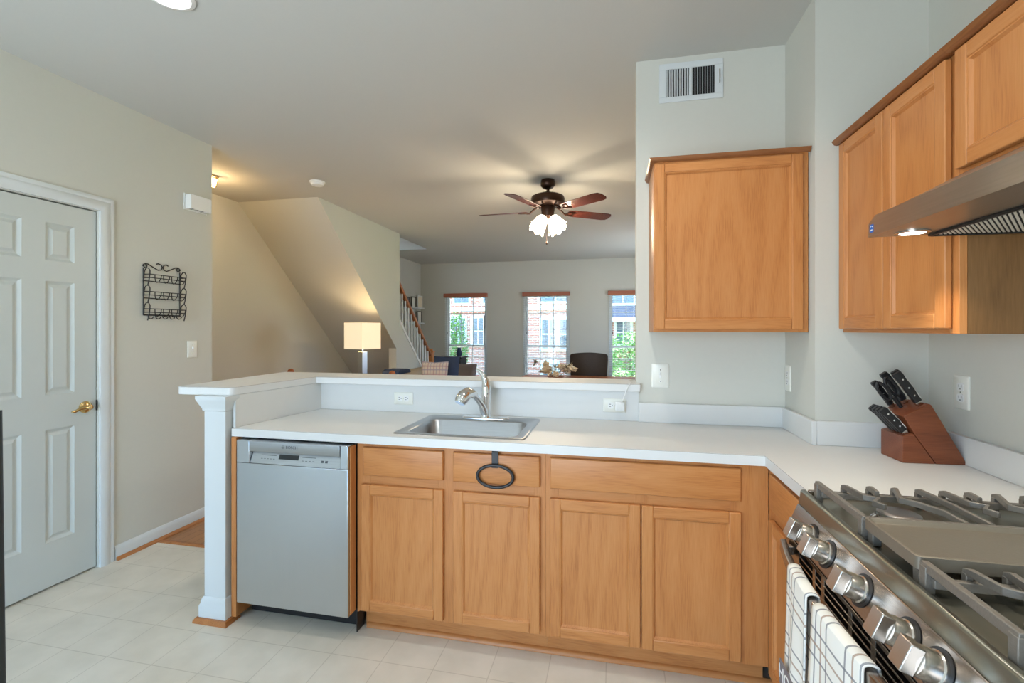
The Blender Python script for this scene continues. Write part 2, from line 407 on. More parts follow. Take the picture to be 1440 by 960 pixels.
pos_names = ['first tall window from the stairs', 'middle tall window of the far wall', 'tall window behind the dark chair, partly hidden by the wall']
for i, (a, b) in enumerate(WIN):
    w = bpy.data.objects.new('window_%d' % (i+1), None); C.objects.link(w); w.location = ((a+b)/2, YW+.07, WZ0)
    w['kind'] = 'structure'; w['label'] = 'white double-hung ' + pos_names[i]; w['category'] = 'window'
    m = MB(); t = .035
    m.box(a+.001, a+t, YW+.01, YW+.13, WZ0+.001, WZ1-.001); m.box(b-t, b-.001, YW+.01, YW+.13, WZ0+.001, WZ1-.001)
    m.box(a+t, b-t, YW+.01, YW+.13, WZ1-t, WZ1-.001); m.box(a+t, b-t, YW+.01, YW+.13, WZ0+.001, WZ0+t)
    part('window_frame', m, 'trim', w, .003)
    zm = 1.045
    for nm, z0, z1, yy in (('upper_sash', zm-.02, WZ1-t, YW+.085), ('lower_sash', WZ0+t, zm+.025, YW+.055)):
        m = MB(); s_ = .038
        m.box(a+t, a+t+s_, yy, yy+.028, z0, z1); m.box(b-t-s_, b-t, yy, yy+.028, z0, z1)
        m.box(a+t+s_, b-t-s_, yy, yy+.028, z0, z0+s_); m.box(a+t+s_, b-t-s_, yy, yy+.028, z1-s_, z1)
        sash = part(nm, m, 'trim', w, .002)
        x0, x1, q0, q1 = a+t+s_, b-t-s_, z0+s_, z1-s_
        m = MB()
        for k in (1, 2):
            x = x0+(x1-x0)*k/3; m.box(x-.008, x+.008, yy+.008, yy+.02, q0, q1)
            z = q0+(q1-q0)*k/3; m.box(x0, x1, yy+.009, yy+.019, z-.008, z+.008)
        part('muntins', m, 'trim', sash)
        part('pane', MB().box(x0, x1, yy+.012, yy+.016, q0, q1), 'glass', sash)

# trims of the left wall: casing, baseboard, shoe
def casing(mb, a, b, z1):
    # profiled casing around an opening in the plane X = XL
    prof = [(0, 0), (.012, 0), (.018, .012), (.018, .045), (.012, .055), (.016, .068), (.012, .078), (0, .08)]
    pts = lambda d, off: None
    rings = []
    for (yy, zz, sy, sz) in ((b, 0, 1, 0), (b, z1, 1, 1), (a, z1, -1, 1), (a, 0, -1, 0)):
        rings.append([Vector((XL+p[0], yy+sy*p[1], zz+sz*p[1])) for p in prof])
    mb.rings(rings)
    return mb
o = struct('trim_door_casing', casing(MB(), DY0-.006, DY1+.006, DZ+.008), 'trim', 'white moulded casing around the panel door', 'trim')
prof = [(0, .0), (.014, .0), (.014, .06), (.009, .075), (.004, .085), (0, .085)]
m = MB(); m.rings([[Vector((XL+p[0], y, p[1])) for p in prof] for y in (DY1+.09, YC)])
struct('baseboard_left', m, 'trim', 'white baseboard along the wall beyond the panel door', 'baseboard')
m = MB(); m.rings([[Vector((XL+.0145+.017*math.cos(t), y, .019*math.sin(t))) for t in [k*PI/10 for k in range(6)]]+[Vector((XL+.0145, y, 0))] for y in (DY1+.092, YC)])
struct('trim_shoe_left', m, 'shoe', 'brown quarter-round strip under the white baseboard', 'trim')
m = MB(); m.prism([(2.487, 0), (2.528, 0), (2.520, .006), (2.495, .006)], 'X', XL+.032, -2.05)
struct('trim_threshold', m, 'shoe', 'brown strip where vinyl meets the oak floor', 'trim')

# the panel door (setting)
d = bpy.data.objects.new('door_1', None); C.objects.link(d); d.location = (XL-.03, DY0, .012)
d['kind'] = 'structure'; d['label'] = 'white six-panel door in the left wall'; d['category'] = 'door'
m = MB(); X0, X1 = XL-.045, XL-.012; Z0, Z1 = .012, DZ-.003; y0, y1 = DY0+.002, DY1-.002
cols = [(1.663, 1.799), (1.900, 2.037)]; rows = [(.25, .85), (1.035, 1.642), (1.752, 1.953)]
ys = [y0, 1.663, 1.799, 1.900, 2.037, y1]
for k in (0, 2, 4): m.box(X0, X1, ys[k], ys[k+1], Z0, Z1)
zs = [Z0, .25, .85, 1.035, 1.642, 1.752, 1.953, Z1]
for a, b in cols:
    for k in (0, 2, 4, 6): m.box(X0, X1, a, b, zs[k], zs[k+1])
part('door_slab', m, 'door', d)
for a, b in cols:
    for z0, z1 in rows:
        m = MB()
        def rr(i, x): return [Vector((x, a+i, z0+i)), Vector((x, b-i, z0+i)), Vector((x, b-i, z1-i)), Vector((x, a+i, z1-i))]
        m.rings([rr(0, X0+.005), rr(0, X1-.001), rr(.014, X1-.011), rr(.020, X1-.011), rr(.036, X1-.003)])
        part('door_panel', m, 'door', d, smooth=20)
hd = MB(); ky, kz = 2.091, .943
hd.lathe([(.033, 0), (.033, .006), (.026, .012), (.012, .016), (.012, .040), (.013, .044)], (XL-.012, ky, kz), (1, 0, 0))
hd.tube([(XL+.028, ky, kz), (XL+.036, ky-.02, kz+.004), (XL+.037, ky-.06, kz), (XL+.034, ky-.085, kz-.012), (XL+.037, ky-.098, kz-.010)], [.012, .010, .0085, .0075, .006], 12)
part('door_lever', hd, 'brass', d, label='polished brass lever handle')
m = MB(); m.box(XL-.013, XL-.004, DY1-.003, DY1+.001, .915, .975)
part('latch_plate', m, 'black', d)

# =================================================================== STAIRS
SL = .913
Ysoff = lambda z: 4.307+(2.753-z)/SL
m = MB(); zb = 2.753-(6.10-4.307)*SL
ztop = lambda y: 1.465-(y-6.204)*SL
m.prism([(4.307, 2.753), (6.10, zb), (6.10, 0), (7.78, 0), (7.78, max(.0, ztop(7.78))+.02), (6.204, 1.465), (6.204, 2.753)], 'X', -3.10, -2.985)
struct('wall_stair', m, 'paint', 'stair side wall with diagonal lower edge under the ceiling', 'wall')
m = MB(); m.prism([(4.307, 2.753), (4.307+.12, 2.753+.0), (7.3, .12), (7.3, 2.753-(7.3-4.307)*SL)], 'X', XH, -3.10)
struct('trim_stair_soffit', m, 'paint', 'sloped painted underside of the stairs beside the hall', 'soffit')
m = MB(); n = 14; run = .2; rise = run*SL
poly = [(7.70, 0)]
for k in range(12): poly += [(7.70-run*k, rise*(k+1)), (7.70-run*(k+1), rise*(k+1))]
yl, zl = poly[-1]
poly += [(yl, zl-.25), (7.46, 0)]
m.prism(poly, 'X', XH+.001, -3.101)
struct('trim_stair_treads', m, 'plank', 'oak stair treads rising behind the railing', 'stairs')

rl = thing('stair_railing', 'stair railing with brown handrail and white balusters beside the far windows', 'railing', (-3.04, 7.5, 0))
m = MB(); xa, xb = -3.06, -3.00
zr = lambda y: 2.127-(y-6.204)*SL
m.prism([(6.205, zr(6.205)-.06), (7.47, zr(7.47)-.06), (7.47, zr(7.47)), (6.205, zr(6.205))], 'X', xa, xb)
part('handrail', m, 'rail', rl, .012)
m = MB(); m.box(-3.075, -2.985, 7.45, 7.54, .001, zr(7.5)+.05); m.box(-3.085, -2.975, 7.44, 7.55, zr(7.5)+.05, zr(7.5)+.07)
m.ell((-3.03, 7.495, zr(7.5)+.085), .035, .035, .03)
part('newel_post', m, 'oak_z', rl, .004)
m = MB(); m.prism([(6.206, ztop(6.206)+.002), (7.44, ztop(7.44)+.002), (7.44, ztop(7.44)+.055), (6.206, ztop(6.206)+.055)], 'X', -3.085, -2.970)
part('bottom_rail', m, 'white', rl, .004)
for k in range(11):
    y = 6.27+k*.108
    m = MB(); m.lathe([(.017, 0), (.017, .1), (.012, .14), (.017, .3), (.013, (zr(y)-ztop(y)-.11)*.9), (.013, zr(y)-ztop(y)-.115)], (-3.03, y, ztop(y)+.054), n=10)
    part('baluster', m, 'trim', rl)

# =================================================================== BAR AND COUNTERTOPS
BZ = 1.108
def rounded(poly, idx, r, n=6):
    out = []
    for i, p in enumerate(poly):
        if i not in idx: out.append(p); continue
        p = Vector(p); a = (Vector(poly[i-1])-p).normalized(); b = (Vector(poly[(i+1) % len(poly)])-p).normalized()
        s, e = p+a*r, p+b*r
        for k in range(n+1):
            t = k/n; out.append(tuple(s*(1-t)**2+p*2*t*(1-t)+e*t*t))
    return out
def rounded_rect(x0, x1, y0, y1, r, n=5):
    return rounded([(x0, y0), (x1, y0), (x1, y1), (x0, y1)], (0, 1, 2, 3), r, n)

CT_ = .915
m = MB()
# knee wall: L in plan
m.box(-1.786, .116, YB+.013, YB+.13, 0, BZ-.039)
struct('wall_bar', m, 'paint', 'low knee wall under the long leg of the raised bar top', 'wall')
struct('wall_bar_return', MB().box(-1.906, -1.787, 1.93, YB+.13, 0, BZ-.039), 'paint', 'short low knee wall running back from the white post', 'wall')
struct('wall_bar_wedge', MB().prism([(-1.7865, 1.93), (-1.776, 1.93), (-1.7005, YB+.0115), (-1.7865, YB+.0115)], 'Z', CT_, BZ-.039), 'paint', 'sliver of knee wall behind the slanted laminate facing', 'wall')
bar = thing('bar_top', 'raised white laminate bar top running from the white post to the vent wall', 'countertop', (-.9, 2.55, BZ-.038))
poly = [(-2.072, 1.872), (-1.768, 1.885), (-1.692, 2.425), (.134, 2.433), (.134, YB-.001), (.1165, YB-.001), (.1165, 2.665), (-2.085, 2.665)]
poly = rounded(poly, (0, 1), .035)
part('slab', MB().prism(poly, 'Z', BZ-.038, BZ-.0015), 'lam', bar, .002)
m = MB()
inset = [(x, y) for x, y in poly]
m.prism([(x*1.0, y) for x, y in inset], 'Z', BZ-.0015, BZ-.0005)
# seam line all round, 0.3 mm proud
cx_, cy_ = -.9, 2.45
part('edge_seam', m, 'seam', bar)
part('top_sheet', MB().prism(poly, 'Z', BZ-.0005, BZ), 'lam', bar)

CT0, CT1 = .876, .914
SX0, SX1, SY0, SY1 = -.978, -.366, 1.945, 2.42        # sink rim rectangle
ct = thing('countertop', 'white laminate L-shaped countertop around the sink up to the gas range', 'countertop', (-.5, 2.1, CT0))
def holed(z0, z1):
    mb = MB(); bm = mb.bm
    outer = [(-1.7755, 1.896), (.553, 1.896), (.553, 1.492), (XR-.001, 1.492), (XR-.001, 2.134), (.809, 2.134), (.809, YB-.001), (-1.701, YB-.001)]
    hole = [(SX0+.02, SY0+.02), (SX1-.02, SY0+.02), (SX1-.02, SY1-.02), (SX0+.02, SY1-.02)]
    for z in (z0, z1):
        E = []
        for loop in (outer, hole):
            v = [bm.verts.new((x, y, z)) for x, y in loop]
            E += [bm.edges.new((v[i], v[(i+1) % len(v)])) for i in range(len(v))]
        bmesh.ops.triangle_fill(bm, use_beauty=True, edges=E)
    for loop in (outer, hole):
        for i in range(len(loop)):
            (xa, ya), (xb, yb) = loop[i], loop[(i+1) % len(loop)]
            mb.face([bm.verts.new(p) for p in ((xa, ya, z0), (xb, yb, z0), (xb, yb, z1), (xa, ya, z1))])
    bmesh.ops.remove_doubles(bm, verts=bm.verts, dist=1e-5)
    return mb
part('slab', holed(CT0, CT1-.0016), 'lam', ct)
part('edge_seam', holed(CT1-.0016, CT1-.0006), 'seam', ct)
part('top_sheet', holed(CT1-.0006, CT1), 'lam', ct)
# laminate facing of the bar wall and 4-inch backsplashes
bs = thing('backsplash', 'white laminate facing between countertop and raised bar top', 'backsplash', (-.8, YB, CT1))
m = MB(); m.prism([(-1.776, 1.912), (-1.766, 1.912), (-1.690, YB-.002), (.128, YB-.002), (.128, YB+.011), (-1.700, YB+.011)], 'Z', CT1+.0005, BZ-.0385)
part('facing', m, 'lam', bs, .001)
m = MB(); m.box(-1.7775, -1.7645, 1.9085, 1.9118, CT1+.0005, BZ-.0385)
part('edge_strip', m, 'trim', bs)
t = .019; z1 = 1.012
for lab, loc, poly in (('low white backsplash strip under the single wall cabinet', (.45, YB-.01, CT1), [(.1285, YB-.001-t), (.809-t, YB-.001-t), (.809-t, 2.1145), (.8085, 2.1145), (.8085, YB-.001), (.1285, YB-.001)]),
                       ('low white backsplash strip across the boxed wall corner behind the knife block', (1, 2.125, CT1), [(.809, 2.1345-t), (XR-.0205, 2.1345-t), (XR-.0205, 2.1345), (.809, 2.1345)]),
                       ('low white backsplash strip on the right wall below the upright outlet', (XR-.01, 1.8, CT1), [(XR-.001-t, 1.492), (XR-.001, 1.492), (XR-.001, 2.134), (XR-.001-t, 2.134)])):
    cs = thing('backsplash', lab, 'backsplash', loc)
    part('strip', MB().prism(poly, 'Z', CT1+.0005, z1), 'lam', cs, .002)

# white post at the end of the bar
po = thing('post', 'square white post with moulded base and cap carrying the bar end', 'post', (-1.845, 1.92, 0))
px0, px1, py0, py1 = -1.906, -1.788, 1.872, 1.929
part('shaft', MB().box(px0, px1, py0, py1, .09, 1.02), 'trim', po, .003)
def ringbox(e, z): return [Vector((px0-e, py0-e, z)), Vector((px1+e, py0-e, z)), Vector((px1+e, py1, z)), Vector((px0-e, py1, z))]
m = MB(); m.rings([ringbox(.016, .022), ringbox(.016, .075), ringbox(.010, .085), ringbox(.010, .095), ringbox(.004, .112), ringbox(.0, .115)])
part('base_moulding', m, 'trim', po)
m = MB(); m.rings([ringbox(.001, .995), ringbox(.006, 1.0), ringbox(.006, 1.008), ringbox(.012, 1.02), ringbox(.022, 1.045), ringbox(.026, 1.055), ringbox(.026, BZ-.0385)])
part('cap_moulding', m, 'trim', po)
m = MB(); m.rings([ringbox(.034, .0), ringbox(.033, .010), ringbox(.026, .021), ringbox(.0165, .0215)])
part('shoe_strip', m, 'shoe', po, label='brown wooden strip around the post foot')

# =================================================================== CABINETS
def front(name, parent, u0, u1, z0, z1, map_, kind, grain_h, t=.019):
    """a door (framed, recessed panel) or a slab drawer front. map_(u, d, z) -> world; d = 0 at the front face"""
    def bx(mb, a, b, d0, d1, c0, c1):
        P = [map_(u, dd, z) for z in (c0, c1) for dd in (d0, d1) for u in (a, b)]
        v = [mb.bm.verts.new(p) for p in P]
        for f in ((0, 2, 3, 1), (4, 5, 7, 6), (0, 1, 5, 4), (2, 6, 7, 3), (0, 4, 6, 2), (1, 3, 7, 5)): mb.face([v[i] for i in f])
    mb = MB()
    if kind == 'drawer':
        def r(i, d): return [Vector(map_(u0+i, d, z0+i)), Vector(map_(u1-i, d, z0+i)), Vector(map_(u1-i, d, z1-i)), Vector(map_(u0+i, d, z1-i))]
        mb.rings([r(0, t), r(0, .006), r(.003, .002), r(.009, 0)])
        return part(name, mb, grain_h, parent, smooth=30)
    s = .043
    mb.mi = 0
    bx(mb, u0, u0+s, 0, t, z0, z1); bx(mb, u1-s, u1, 0, t, z0, z1)
    mb.mi = 1
    bx(mb, u0+s, u1-s, 0, t, z0, z0+s); bx(mb, u0+s, u1-s, 0, t, z1-s, z1)
    door = part(name, mb, ['oak_z', grain_h], parent, .0035)
    mb = MB()
    def r(i, d): return [Vector(map_(u0+s+i, d, z0+s+i)), Vector(map_(u1-s-i, d, z0+s+i)), Vector(map_(u1-s-i, d, z1-s-i)), Vector(map_(u0+s+i, d, z1-s-i))]
    mb.rings([r(-.001, .0185), r(-.001, .0025), r(.003, .0035), r(.009, .0115), r(.010, .0115)])
    part('panel', mb, 'oak_z', door, smooth=20)
    return door

YD = 1.910; YFR = 1.930      # door faces, face-frame plane of the peninsula
def mpY(u, d, z): return (u, YD+d, z)
def base_unit(label, x0, x1, drawers, doors, stiles):
    c = thing('base_cabinet', label, 'cabinet', ((x0+x1)/2, 2.2, 0))
    m = MB(); m.box(x0, x0+.016, YFR+.019, 2.44, .11, .874); m.box(x1-.016, x1, YFR+.019, 2.44, .11, .874)
    m.box(x0+.016, x1-.016, 2.42, 2.44, .11, .874); m.box(x0+.016, x1-.016, YFR+.019, 2.42, .11, .126)
    part('carcass', m, 'oak_z', c)
    m = MB(); m.mi = 0
    for a, b in stiles: m.box(a, b, YFR, YFR+.0185, .108, .874)
    m.mi = 1
    for (a, b) in zip([s[1] for s in stiles], [s[0] for s in stiles[1:]]):
        for z0, z1 in ((.108, .142), (.672, .742), (.842, .874)): m.box(a, b, YFR, YFR+.0185, z0, z1)
        m.box(a, b, YFR+.0135, YFR+.0185, .142, .672); m.box(a, b, YFR+.0135, YFR+.0185, .742, .842)
    part('face_frame', m, ['oak_z', 'oak_x'], c, .0008)
    part('toe_kick', MB().box(x0, x1, 2.0, 2.016, .001, .107), 'oak_x', c)
    for a, b in drawers: front('drawer_front', c, a, b, .730, .856, mpY, 'drawer', 'oak_x')
    for a, b in doors: front('door', c, a, b, .123, .689, mpY, 'door', 'oak_x')
    return c
cabA = base_unit('oak base cabinet under the sink with two drawers, the black ring hanging on one', -1.130, -.2755, [(-1.098, -.719), (-.674, -.296)],
                 [(-1.107, -.719), (-.674, -.296)], [(-1.130, -1.07), (-.745, -.65), (-.32, -.2755)])
cabB = base_unit('oak base cabinet with one wide false drawer over twin doors near the range', -.2745, .574, [(-.253, .475)],
                 [(-.254, .106), (.111, .475)], [(-.2745, -.22), (.085, .135), (.44, .574)])
m = MB(); m.rings([[Vector((x, 1.9995+.0-.017*math.cos(t), .018*math.sin(t)+.0005)) for t in [k*PI/10 for k in range(6)]]+[Vector((x, 1.9995, .0005))] for x in (-1.12, .66)])
struct('trim_toe_shoe', m, 'oak_x', 'oak quarter-round strip along the floor under the base cabinets', 'trim')
# oak end panel between post and dishwasher
tag(finish('oak_board', MB().box(-1.7705, -1.7435, 1.889, 2.44, .023, .874), 'oak_z', None, .001), 'narrow oak end board between white post and dishwasher', 'board')
tag(finish('oak_board', MB().box(-1.1385, -1.131, 1.935, 2.44, .10, .874), 'oak_z', None, .0005), 'thin oak filler strip between dishwasher and sink cabinet', 'board')

# cabinet on the right run next to the range (faces -X)
XD, XFR = .556, .576
def mpX(u, d, z): return (XD+d, u, z)
cc = thing('base_cabinet', 'narrow oak base cabinet squeezed between the inside corner and the gas range', 'cabinet', (.9, 1.7, 0))
m = MB(); m.box(XFR+.019, 1.19, 1.497, 1.513, .11, .874); m.box(XFR+.019, 1.19, 1.905, 1.921, .11, .874); m.box(1.17, 1.19, 1.513, 1.905, .11, .874)
part('carcass', m, 'oak_z', cc)
m = MB(); m.mi = 0; m.box(XFR, XFR+.0185, 1.497, 1.54, .108, .874); m.box(XFR, XFR+.0185, 1.86, 1.9285, .108, .874)
m.mi = 1
for z0, z1 in ((.108, .142), (.672, .742), (.842, .874)): m.box(XFR, XFR+.0185, 1.54, 1.86, z0, z1)
m.box(XFR+.0135, XFR+.0185, 1.54, 1.86, .142, .842)
part('face_frame', m, ['oak_z', 'oak_y'], cc, .0008)
part('toe_kick', MB().box(.655, .671, 1.497, 1.985, .001, .107), 'oak_y', cc)
front('drawer_front', cc, 1.515, 1.872, .730, .856, mpX, 'drawer', 'oak_y')
front('door', cc, 1.515, 1.872, .123, .689, mpX, 'door', 'oak_y')

# single upper cabinet on the vent wall
UZ0, UZ1 = 1.372, 2.134
uc = thing('wall_cabinet', 'single-door oak wall cabinet under the air vent', 'cabinet', (.49, YB-.15, UZ0))
u0, u1 = .178, .806
m = MB(); m.box(u0, u0+.016, 2.212, YB-.001, UZ0, UZ1); m.box(u1-.016, u1, 2.212, YB-.001, UZ0, UZ1)
m.box(u0+.016, u1-.016, 2.212, YB-.001, UZ0+.012, UZ0+.028); m.box(u0+.016, u1-.016, 2.212, YB-.001, UZ1-.016, UZ1); m.box(u0+.016, u1-.016, YB-.02, YB-.001, UZ0+.028, UZ1-.016)
part('carcass', m, 'oak_z', uc)
m = MB(); m.mi = 0; m.box(u0, u0+.04, 2.193, 2.2115, UZ0, UZ1); m.box(u1-.04, u1, 2.193, 2.2115, UZ0, UZ1)
m.mi = 1; m.box(u0+.04, u1-.04, 2.193, 2.2115, UZ0, UZ0+.04); m.box(u0+.04, u1-.04, 2.193, 2.2115, UZ1-.04, UZ1); m.box(u0+.04, u1-.04, 2.207, 2.2115, UZ0+.04, UZ1-.04)
part('face_frame', m, ['oak_z', 'oak_x'], uc, .001)
front('door', uc, u0+.004, u1-.025, UZ0+.013, UZ1-.010, lambda u, d, z: (u, 2.173+d, z), 'door', 'oak_x')
def crown(mb, pts_in, z0):
    """flat angled crown following the offsets (dx,dy per corner)"""
    pr = [(0, 0), (.010, .003), (.016, .010), (.020, .018), (0, .018)]
    rings = []
    for (x, y, sx, sy) in pts_in: rings.append([Vector((x+sx*p[0], y+sy*p[0], z0+p[1])) for p in pr])
    mb.rings(rings); return mb
m = crown(MB(), [(u0, YB-.001, -1, 0), (u0, 2.172, -1, -1), (u1-.001, 2.172, 0, -1)], UZ1-.008)
part('top_moulding', m, 'oak_dk', uc)

# upper cabinets over the range run (face -X)
XU = .89; XUF = .911
def mpU(u, d, z): return (XU+d, u, z)
def upper_unit(label, y0, y1, z0, doors, side=False):
    c = thing('wall_cabinet', label, 'cabinet', (1.05, (y0+y1)/2, z0))
    m = MB(); m.mi = 0
    m.box(XUF+.019, XR-.001, y0+.016, y1-.016, z0+.012, z0+.028); m.box(XUF+.019, XR-.001, y0+.016, y1-.016, UZ1-.016, UZ1)
    m.box(XUF+.019, XR-.001, y1-.016, y1, z0, UZ1); m.box(XR-.02, XR-.001, y0+.016, y1-.016, z0+.028, UZ1-.016)
    m.mi = 1; m.box(XUF+.019, XR-.001, y0, y0+.016, z0, UZ1)
    part('carcass', m, ['oak_z', 'oak_pl'], c)
    m = MB(); m.mi = 0; m.box(XUF, XUF+.0185, y0, y0+.036, z0, UZ1); m.box(XUF, XUF+.0185, y1-.036, y1, z0, UZ1)
    m.mi = 1; m.box(XUF, XUF+.0185, y0+.036, y1-.036, z0, z0+.036); m.box(XUF, XUF+.0185, y0+.036, y1-.036, UZ1-.036, UZ1); m.box(XUF+.014, XUF+.0185, y0+.036, y1-.036, z0+.036, UZ1-.036)
    part('face_frame', m, ['oak_z', 'oak_y'], c, .001)
    for a, b in doors: front('door', c, a, b, z0+.014, UZ1-.008, mpU, 'door', 'oak_y')
    m = MB(); pr = [(0, 0), (.010, .003), (.016, .010), (.020, .018), (0, .018)]
    m.rings([[Vector((XU-.001-p[0], y, UZ1-.006+p[1])) for p in pr]+[Vector((XR-.001, y, UZ1+.012)), Vector((XR-.001, y, UZ1+.001)), Vector((XUF, y, UZ1+.001))] for y in (y0, y1)])
    part('top_moulding', m, 'oak_dky', c)
    return c
upper_unit('tall two-door oak wall cabinet left of the range hood', 1.482, 2.133, UZ0, [(1.505, 1.806), (1.811, 2.122)])
upper_unit('short oak wall cabinet directly above the range hood', .720, 1.481, 1.795, [(1.106, 1.468), (.735, 1.101)])

# =================================================================== DISHWASHER
dw = thing('dishwasher', 'brushed steel built-in dishwasher with hooded pocket handle and small dark display', 'dishwasher', (-1.42, 2.15, 0))
a, b = -1.722, -1.146; yf = 1.868
m = MB(); m.box(-1.742, -1.142, 1.925, 2.42, .11, .872)
part('tub', m, 'black', dw, .003)
pk0, pk1, pz0, pz1 = -1.652, -1.184, .763, .823       # recess opening
m = MB(); m.box(a, b, yf, 1.922, .107, pz0); m.box(a, pk0, yf, 1.922, pz0, .868); m.box(pk1, b, yf, 1.922, pz0, .868)
m.box(pk0, pk1, yf+.034, 1.922, pz0, pz1)
dwd = part('door', m, 'steel', dw, .003)
m = MB(); m.prism([(yf-.004, .822), (yf-.001, .818), (yf+.02, .822), (1.921, .824), (1.921, .868), (yf-.004, .868)], 'X', pk0+.0005, pk1-.0005)
part('grip', m, 'steel_x', dwd, .0015)
m = MB(); m.prism([(yf+.001, pz0+.0015), (yf+.0335, pz0+.0015), (yf+.0335, pz1-.001), (yf+.026, pz1-.001)], 'X', pk0+.002, pk1-.002)
pan = part('control_panel', m, 'steel_x', dwd, .0008)
tl = math.atan2(pz1-pz0-.0025, .025)
ctrl = Matrix.Translation((0, yf+.001, pz0+.0015)) @ Matrix.Rotation(tl, 4, 'X')
# slanted panel frame: local x = along, local y = up the slope
m = MB(); m.box(-1.505, -1.402, .024, .046, 0.0003, .0009, ctrl)
part('display', m, 'lcd', pan)
for x0, x1 in ((-1.60, -1.52), (-1.385, -1.315)): part('printed_line', MB().box(x0, x1, .038, .0402, .0003, .0008, ctrl), 'ink', pan)
for x0, x1, q0, q1 in [(-1.597+k*.016, -1.589+k*.016, .022, .0245) for k in range(5)]+[(-1.383+k*.018, -1.374+k*.018, .022, .0245) for k in range(4)]+[(-1.285+k*.02, -1.272+k*.02, .02, .03) for k in range(2)]:
    part('button', MB().box(x0, x1, q0, q1, .0003, .0008, ctrl), 'ink', pan)
text_mesh('logo', 'BOSCH', .0185, 'ink', Matrix.Translation((-1.425, yf-.0042, .847)) @ Matrix.Rotation(PI/2, 4, 'X'), dwd)
m = MB(); m.tube([(-1.470+.0065*math.cos(t), yf-.0045, .847+.0065*math.sin(t)) for t in [2*PI*k/16 for k in range(16)]], .0008, 5, True); m.box(-1.473, -1.467, yf-.005, yf-.0042, .846, .848)
part('emblem', m, 'ink', dwd)
m = MB(); m.box(-1.742, -1.1395, 1.985, 1.998, .004, .105); m.box(-1.1445, -1.1395, 1.935, 1.985, .004, .105)
part('toe_panel', m, 'black', dw, .002)
part('wood_reflection_strip', MB().box(b+.001, b+.006, 1.882, 1.924, .115, .862), 'oak_z', dw)  # oak colour painting the cabinet wood mirrored in the steel door side

# =================================================================== SINK, FAUCET
sk = thing('sink', 'stainless drop-in sink set into the white countertop', 'sink', ((SX0+SX1)/2, (SY0+SY1)/2, CT1))
bx0, bx1, by0, by1, dz = SX0+.052, SX1-.052, SY0+.045, SY1-.105, .17
def RR(x0, x1, y0, y1, r, z): return [Vector((x, y, z)) for x, y in rounded_rect(x0, x1, y0, y1, r)]
m = MB()
m.rings([RR(SX0, SX1, SY0, SY1, .03, CT1+.0004), RR(SX0+.003, SX1-.003, SY0+.003, SY1-.003, .03, CT1+.004), RR(SX0+.012, SX1-.012, SY0+.012, SY1-.012, .028, CT1+.0045),
         RR(SX0+.018, SX1-.018, SY0+.018, SY1-.018, .027, CT1+.002), RR(bx0-.006, bx1+.006, by0-.006, by1+.006, .06, CT1+.002), RR(bx0, bx1, by0, by1, .058, CT1-.004),
         RR(bx0+.008, bx1-.008, by0+.008, by1-.008, .055, CT1-dz*.8), RR(bx0+.035, bx1-.035, by0+.035, by1-.035, .04, CT1-dz),
         RR(bx0+.2, bx1-.2, by0+.12, by1-.12, .02, CT1-dz-.004)], cap=(False, True))
part('basin', m, 'sink', sk, smooth=50)
m = MB(); m.lathe([(.045, 0), (.045, .003), (.036, .003), (.03, -.002), (.001, -.002)], ((bx0+bx1)/2, (by0+by1)/2, CT1-dz-.003), n=24)
part('drain', m, 'chrome', sk)
fa = thing('faucet', 'chrome single-lever pull-out kitchen faucet on the sink ledge', 'faucet', (-.655, 2.372, CT1))
fx, fy, fz = -.655, 2.372, CT1+.0025
m = MB(); m.rings([[Vector((x, y, z)) for x, y in rounded_rect(fx-.125+e, fx+.125-e, fy-.027+e, fy+.027-e, .026-e)] for e, z in ((0, fz), (0, fz+.004), (.006, fz+.010))])
part('base_plate', m, 'chrome', fa)
m = MB(); m.tube([(fx, fy, fz+.008), (fx, fy, fz+.02), (fx, fy, fz+.06), (fx+.003, fy, fz+.115), (fx+.004, fy, fz+.135), (fx+.004, fy, fz+.143), (fx+.003, fy, fz+.168), (fx+.001, fy-.002, fz+.185)],
                 [.030, .026, .024, .026, .028, .0265, .026, .018], 20)
part('body', m, 'chrome', fa)
m = MB(); m.tube([(fx+.002, fy-.002, fz+.165), (fx, fy, fz+.195), (fx-.012, fy+.004, fz+.222), (fx-.032, fy+.006, fz+.246), (fx-.052, fy+.006, fz+.256)], [.025, .021, .014, .009, .006], 16)
part('lever', m, 'chrome', fa)
m = MB(); m.tube([(fx-.002, fy-.012, fz+.03), (fx-.008, fy-.04, fz+.075), (fx-.02, fy-.075, fz+.112), (fx-.030, fy-.10, fz+.132)], [.022, .018, .016, .016], 16)
part('spout', m, 'chrome', fa)
m = MB(); m.tube([(fx-.027, fy-.095, fz+.128), (fx-.036, fy-.115, fz+.145), (fx-.050, fy-.145, fz+.150), (fx-.064, fy-.172, fz+.138), (fx-.074, fy-.190, fz+.118), (fx-.077, fy-.196, fz+.108)],
                 [.017, .023, .030, .033, .031, .026], 20)
part('spray_head', m, 'chrome', fa)

# towel ring hook
rg = thing('towel_ring', 'black oval over-the-drawer towel ring on the sink cabinet', 'towel ring', (-.485, YD, .80))
m = MB(); x0 = -.485
m.box(x0-.014, x0+.014, YD-.0065, YD-.001, .802, .868); m.box(x0-.014, x0+.014, YD-.0065, YD+.016, .8685, .872)
part('hook', m, 'black', rg, .001)
m = MB(); m.tube([(x0+.003+.077*math.cos(t), YD-.013, .769+.046*math.sin(t)) for t in [2*PI*k/40 for k in range(40)]], .0068, 10, True)
part('ring', m, 'black', rg)

